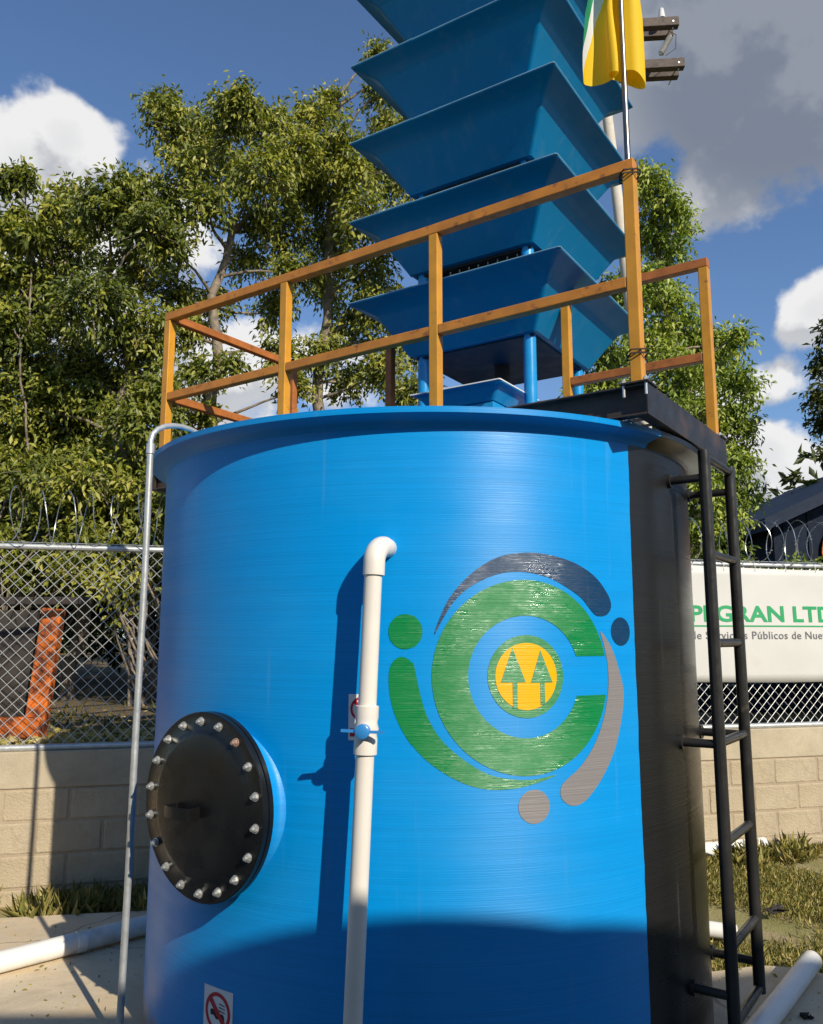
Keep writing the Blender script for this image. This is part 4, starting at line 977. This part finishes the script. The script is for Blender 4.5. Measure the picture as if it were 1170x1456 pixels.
def tree(name, label, base, forks, clumps, leaf, size, tone, group, dens=1.0, wr=.09, cat='tree'):
    """base point, fork points up the stem, clumps as (centre, radius)"""
    o = empty(name, base, label, cat, group); tr = MB(); L = Leaves(); rn = random.Random(hash(label) % 1000)
    pts = [Vector(base)] + [Vector(f) for f in forks]; nodes = []
    for i in range(len(pts) - 1):
        f0 = 1 - .6 * i / len(pts); f1 = 1 - .6 * (i + 1) / len(pts)
        nodes += limb(tr, pts[i], pts[i + 1], wr * f0, wr * f1, .05, 8, i + 3)
    for ci, (c, r) in enumerate(clumps):
        c = Vector(c); rad = (r, r * 1.0, r * .85)
        cand = [q for q in nodes if q.z < c.z - .15] or nodes
        st = min(cand, key=lambda q: (q - c).length + .35 * abs(q.z - (c.z - (c - q).length * .75)))
        limb(tr, st, c - Vector((0, 0, r * .15)), max(.012, wr * .28), .008, .12, 7, ci + 20)
        nodes.append(st.lerp(c, .6))
        vol = r ** 2 / .25
        clump_leaves(L, tr, c, rad, int(112 * vol * dens) + 14, 23, size, tone + .06 + rn.uniform(-.16, .13))
    tr.build('trunk', M['bark'], o, smooth=60)
    L.build('crown', M[leaf], o, face=True)
    return o
def cl(lst, Y, dy=.8):
    out = []; rn = random.Random(len(lst))
    for (x, y, r) in lst:
        yy = Y + rn.uniform(-dy, dy); out.append((px(x, y, yy), r / 1178 * yy))
    return out
G1 = 'trees beyond the fence'
# big olive tree whose crown fills the side left of the tower
tree('olive_leaved_tree', 'broad olive-green tree behind the fence, fullest and darkest of the crowns', (-3.9, 9.6, .9), [px(170, 700, 9.6), px(185, 520, 9.6), px(150, 400, 9.6)],
     cl([(40, 420, 60), (90, 350, 55), (150, 300, 50), (105, 290, 38), (185, 270, 40), (60, 500, 70), (130, 430, 60), (190, 380, 48), (215, 330, 40), (20, 580, 75), (100, 560, 70), (170, 520, 60), (215, 470, 45),
         (50, 660, 75), (130, 640, 70), (200, 600, 55), (-40, 480, 70), (-60, 600, 80), (-30, 690, 75), (170, 690, 50), (90, 700, 60), (-90, 420, 70), (230, 560, 40), (30, 345, 22)], 9.4), 'leaf_olive', .084, .44, G1, 1.0)
tree('olive_leaved_tree', 'tall olive-yellow tree with forked pale stems behind the far railing corner', (-2.55, 9.9, .9), [px(300, 640, 9.9), px(310, 520, 9.9), px(300, 420, 9.9), px(330, 330, 9.9)],
     cl([(245, 175, 42), (225, 145, 22), (285, 190, 40), (330, 165, 40), (350, 140, 26), (385, 180, 40), (415, 215, 38), (265, 240, 45), (320, 230, 45), (370, 250, 45), (420, 270, 40), (235, 290, 40), (300, 290, 32), (410, 330, 40), (375, 310, 30),
         (245, 350, 30), (350, 370, 26), (420, 390, 36), (300, 430, 28), (270, 470, 30), (390, 440, 28), (290, 530, 24), (400, 500, 26), (250, 420, 30), (330, 520, 16), (420, 550, 26), (290, 600, 26)], 9.8), 'leaf_olive', .082, .53, G1, .95)
tree('fresh_green_tree', 'slim fresh-green tree right behind the tray tower', (-1.1, 10.6, .9), [px(455, 640, 10.6), px(462, 480, 10.6), px(470, 300, 10.6), px(480, 200, 10.6)],
     cl([(445, 165, 32), (470, 150, 26), (480, 205, 38), (440, 230, 36), (505, 250, 40), (465, 280, 42), (520, 310, 40), (540, 200, 36), (545, 130, 26), (540, 75, 16), (545, 105, 18), (475, 340, 38), (525, 380, 40), (470, 400, 36), (560, 250, 40), (590, 320, 40),
         (540, 440, 40), (580, 480, 36), (500, 460, 30), (460, 500, 30), (545, 520, 34), (500, 540, 30), (585, 560, 34), (560, 180, 30)], 10.4), 'leaf_olive', .082, .58, G1, .9)
tree('fresh_green_tree', 'light green tree rising behind the open railing side above the banner', (4.15, 11.5, .9), [px(985, 740, 11.5), px(975, 560, 11.5), px(945, 430, 11.5), px(930, 330, 11.5)],
     cl([(915, 250, 22), (935, 280, 32), (955, 300, 24), (970, 325, 12), (920, 330, 34), (950, 360, 26), (915, 400, 34), (945, 430, 36), (975, 470, 36), (925, 490, 40), (1000, 490, 30), (1030, 490, 30), (1048, 478, 14), (965, 530, 42), (1015, 540, 36), (1050, 545, 26),
         (935, 570, 40), (990, 590, 40), (1040, 590, 30), (1060, 610, 18), (1020, 640, 34), (970, 650, 40), (1050, 660, 22), (1000, 700, 36), (1050, 700, 26), (1040, 740, 20), (960, 720, 40), (880, 420, 40), (860, 500, 40), (850, 560, 40), (890, 560, 36), (1000, 760, 30)], 11.3), 'leaf_green', .086, .56, G1, .85)
tree('bare_twigged_tree', 'sparse dark-leaved tree reaching in beside the navy building', (6.6, 11.0, .9), [px(1290, 760, 11), px(1290, 560, 11), px(1260, 480, 11)],
     cl([(1185, 470, 22), (1178, 520, 18), (1180, 560, 24), (1175, 600, 18), (1230, 500, 50), (1230, 590, 50), (1280, 420, 60), (1190, 640, 12), (1300, 540, 60)], 11, .3), 'leaf_dark', .10, .55, G1, .45)
# sparse twigs poking out at the far left
tree('thin_sapling', 'thin sapling with sparse drooping leaves against the white cloud', (-5.1, 9.2, .9), [px(40, 640, 9.2), px(42, 430, 9.2), px(30, 220, 9.2)],
     cl([(12, 260, 12), (35, 250, 10), (10, 330, 20), (30, 310, 16), (50, 330, 14), (15, 390, 22), (45, 400, 22), (75, 300, 10), (20, 450, 24)], 9.2, .2), 'leaf_olive', .10, .45, G1, .7, .016)
def shrub(label, c, w, h, n, leaf, size, tone, per=16, low=.12):
    o = empty('shrub', c, label, 'shrub', 'undergrowth behind the fence'); L = Leaves(); st = MB(); c = Vector(c)
    for i in range(n):
        q = c + Vector((random.uniform(-w, w), random.uniform(-.5, .5), random.uniform(low, 1) * h)); r = random.uniform(.22, .38)
        limb(st, c + Vector((random.uniform(-.3, .3), 0, -.1)), q, .016, .006, .1, 5, i)
        clump_leaves(L, st, q, (r, r, r * .8), 20, per, size, tone + random.uniform(-.15, .15), .4)
    st.build('stem', M['bark'], o, smooth=60); L.build('foliage', M[leaf], o, face=True); return o
shrub('dark leafy shrub above the orange frame', (-4.5, 8.9, .95), 1.3, 2.6, 34, 'leaf_olive', .09, .48, 20, .45)
shrub('sunlit yellowish shrub against the fence beside the vent pipe', (-2.6, 8.7, .95), .9, 2.35, 26, 'leaf_olive', .085, .60, 20, .52)
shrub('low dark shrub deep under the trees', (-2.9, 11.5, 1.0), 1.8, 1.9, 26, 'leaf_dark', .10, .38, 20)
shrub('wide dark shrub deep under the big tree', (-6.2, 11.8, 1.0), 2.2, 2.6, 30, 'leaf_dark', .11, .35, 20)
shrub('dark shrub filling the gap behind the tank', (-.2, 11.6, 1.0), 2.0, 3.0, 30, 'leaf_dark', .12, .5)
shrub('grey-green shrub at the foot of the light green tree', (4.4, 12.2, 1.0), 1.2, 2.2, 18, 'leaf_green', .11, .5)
shrub('tall dark shrub added to deepen the shade under the broad olive tree', (-5.2, 10.6, .95), 1.5, 3.6, 44, 'leaf_dark', .09, .50, 22, .2)  # this and the next: dark leaf colour stands in for shade low in the trees
shrub('tall dark shrub added to deepen the shade between the olive trees', (-3.1, 10.9, .95), .9, 3.4, 30, 'leaf_dark', .09, .48, 22, .2)
MB_l = MB(); limb(MB_l, px(205, 835, 9.3), px(250, 900, 9.3), .05, .06, .02, 5, 2)
tag(limb and MB_l.build('fallen_branch', M['twig'], smooth=60), 'pale slanting dead branch behind the fence next to the tank', 'branch')
def far_wood():
    L = Leaves(); wood = MB()
    for i in range(150):
        a = random.uniform(-1.1, 1.1); d = random.uniform(24, 34); h = random.uniform(.5, 5.2)
        clump_leaves(L, None, (d * math.sin(a), d * math.cos(a), 1 + h), (1.6, 1.2, 1.1), 34, 12, .34, .35 + random.uniform(-.2, .2), .3)
    tag(L.build('distant_woodland', M['leaf_dark'], None), 'distant mass of dark woodland behind everything', 'woodland', kind='stuff')
far_wood()
# grass
def grass(name, pts, hmin, hmax, tone, label, wr=.05):
    P = np.array(pts); n = len(P); a = RNG.uniform(0, 2 * np.pi, n); h = RNG.uniform(hmin, hmax, n); lean = RNG.uniform(.2, 1.1, n)
    D = np.stack([np.cos(a) * lean, np.sin(a) * lean, np.ones(n)], 1); L = Leaves(); L.add(P, D, h, np.clip(tone + RNG.normal(scale=.22, size=n), 0, 1))
    tag(L.build(name, M['grass'], None, wr, .25), label, 'grass', kind='stuff')
def scatter(n, s0, s1, o0, o1, z, thin=0):
    out = []
    for _ in range(n):
        s = random.uniform(s0, s1); o = o0 + (o1 - o0) * random.random() ** 1.0; p = wp(s, o)
        if thin and math.sin(p.x * 3.1 + 1.3 * math.sin(p.y * 2.3)) + math.sin(p.y * 4.1 + p.x) + random.uniform(-1, 1) < thin - 1: continue
        out.append((p.x, p.y, z))
    return out
grass('lawn', scatter(150000, 3.1, 7.3, .0, 3.3, -.05, .75), .02, .06, .60, 'short dry grass on the yard beyond the ladder', .08)
tall = []
for _ in range(620):
    s = random.choice([random.uniform(-1.2, 1.6), random.uniform(3.2, 7.2)]); o = random.uniform(.02, .38 if s > 2 else .40) ; c = wp(s, o)
    if math.sin(s * 5.3) + math.sin(s * 11.7 + 2) + random.uniform(-1, 1) < -.3: continue
    for _ in range(random.randint(6, 26)): tall.append((c.x + random.gauss(0, .03), c.y + random.gauss(0, .03), -.05))
grass('tall_grass', tall, .03, .18, .60, 'taller grass tufts along the foot of the block wall')
grass('bank_grass', scatter(5000, -4, 3, -3.2, -.9, .86, .9), .05, .16, .30, 'dry undergrowth on the raised ground behind the fence')
def litter():
    L = Leaves(); P = np.array(scatter(5200, -3.5, 4, -3.0, -.15, .87)); n = len(P); a = RNG.uniform(0, 6.28, n)
    L.add(P + np.array([0, 0, .03]), np.stack([np.cos(a), np.sin(a), RNG.normal(scale=.15, size=n)], 1), RNG.uniform(.05, .12, n), RNG.uniform(.55, 1, n))
    tag(L.build('leaf_litter', M['grass'], None, .5, .1), 'fallen dry leaves behind the fence', 'leaves', kind='stuff')
litter()
def grit():
    L = Leaves(); P = np.array([(random.uniform(-3.5, 2.6), random.uniform(3.3, 5.0), .002) for _ in range(900)]); n = len(P); a = RNG.uniform(0, 6.28, n)
    keep = ((P[:, 0] - TC.x) ** 2 + (P[:, 1] - TC.y) ** 2) > 1.4 ** 2; P = P[keep]; a = a[keep]; n = len(P)
    L.add(P, np.stack([np.cos(a), np.sin(a), np.full(n, .25)], 1), RNG.uniform(.008, .03, n), RNG.uniform(0, 1, n))
    tag(L.build('slab_grit', M['grass'], None, .6, .2), 'bits of leaf and grit scattered on the slab', 'debris', kind='stuff')
grit()
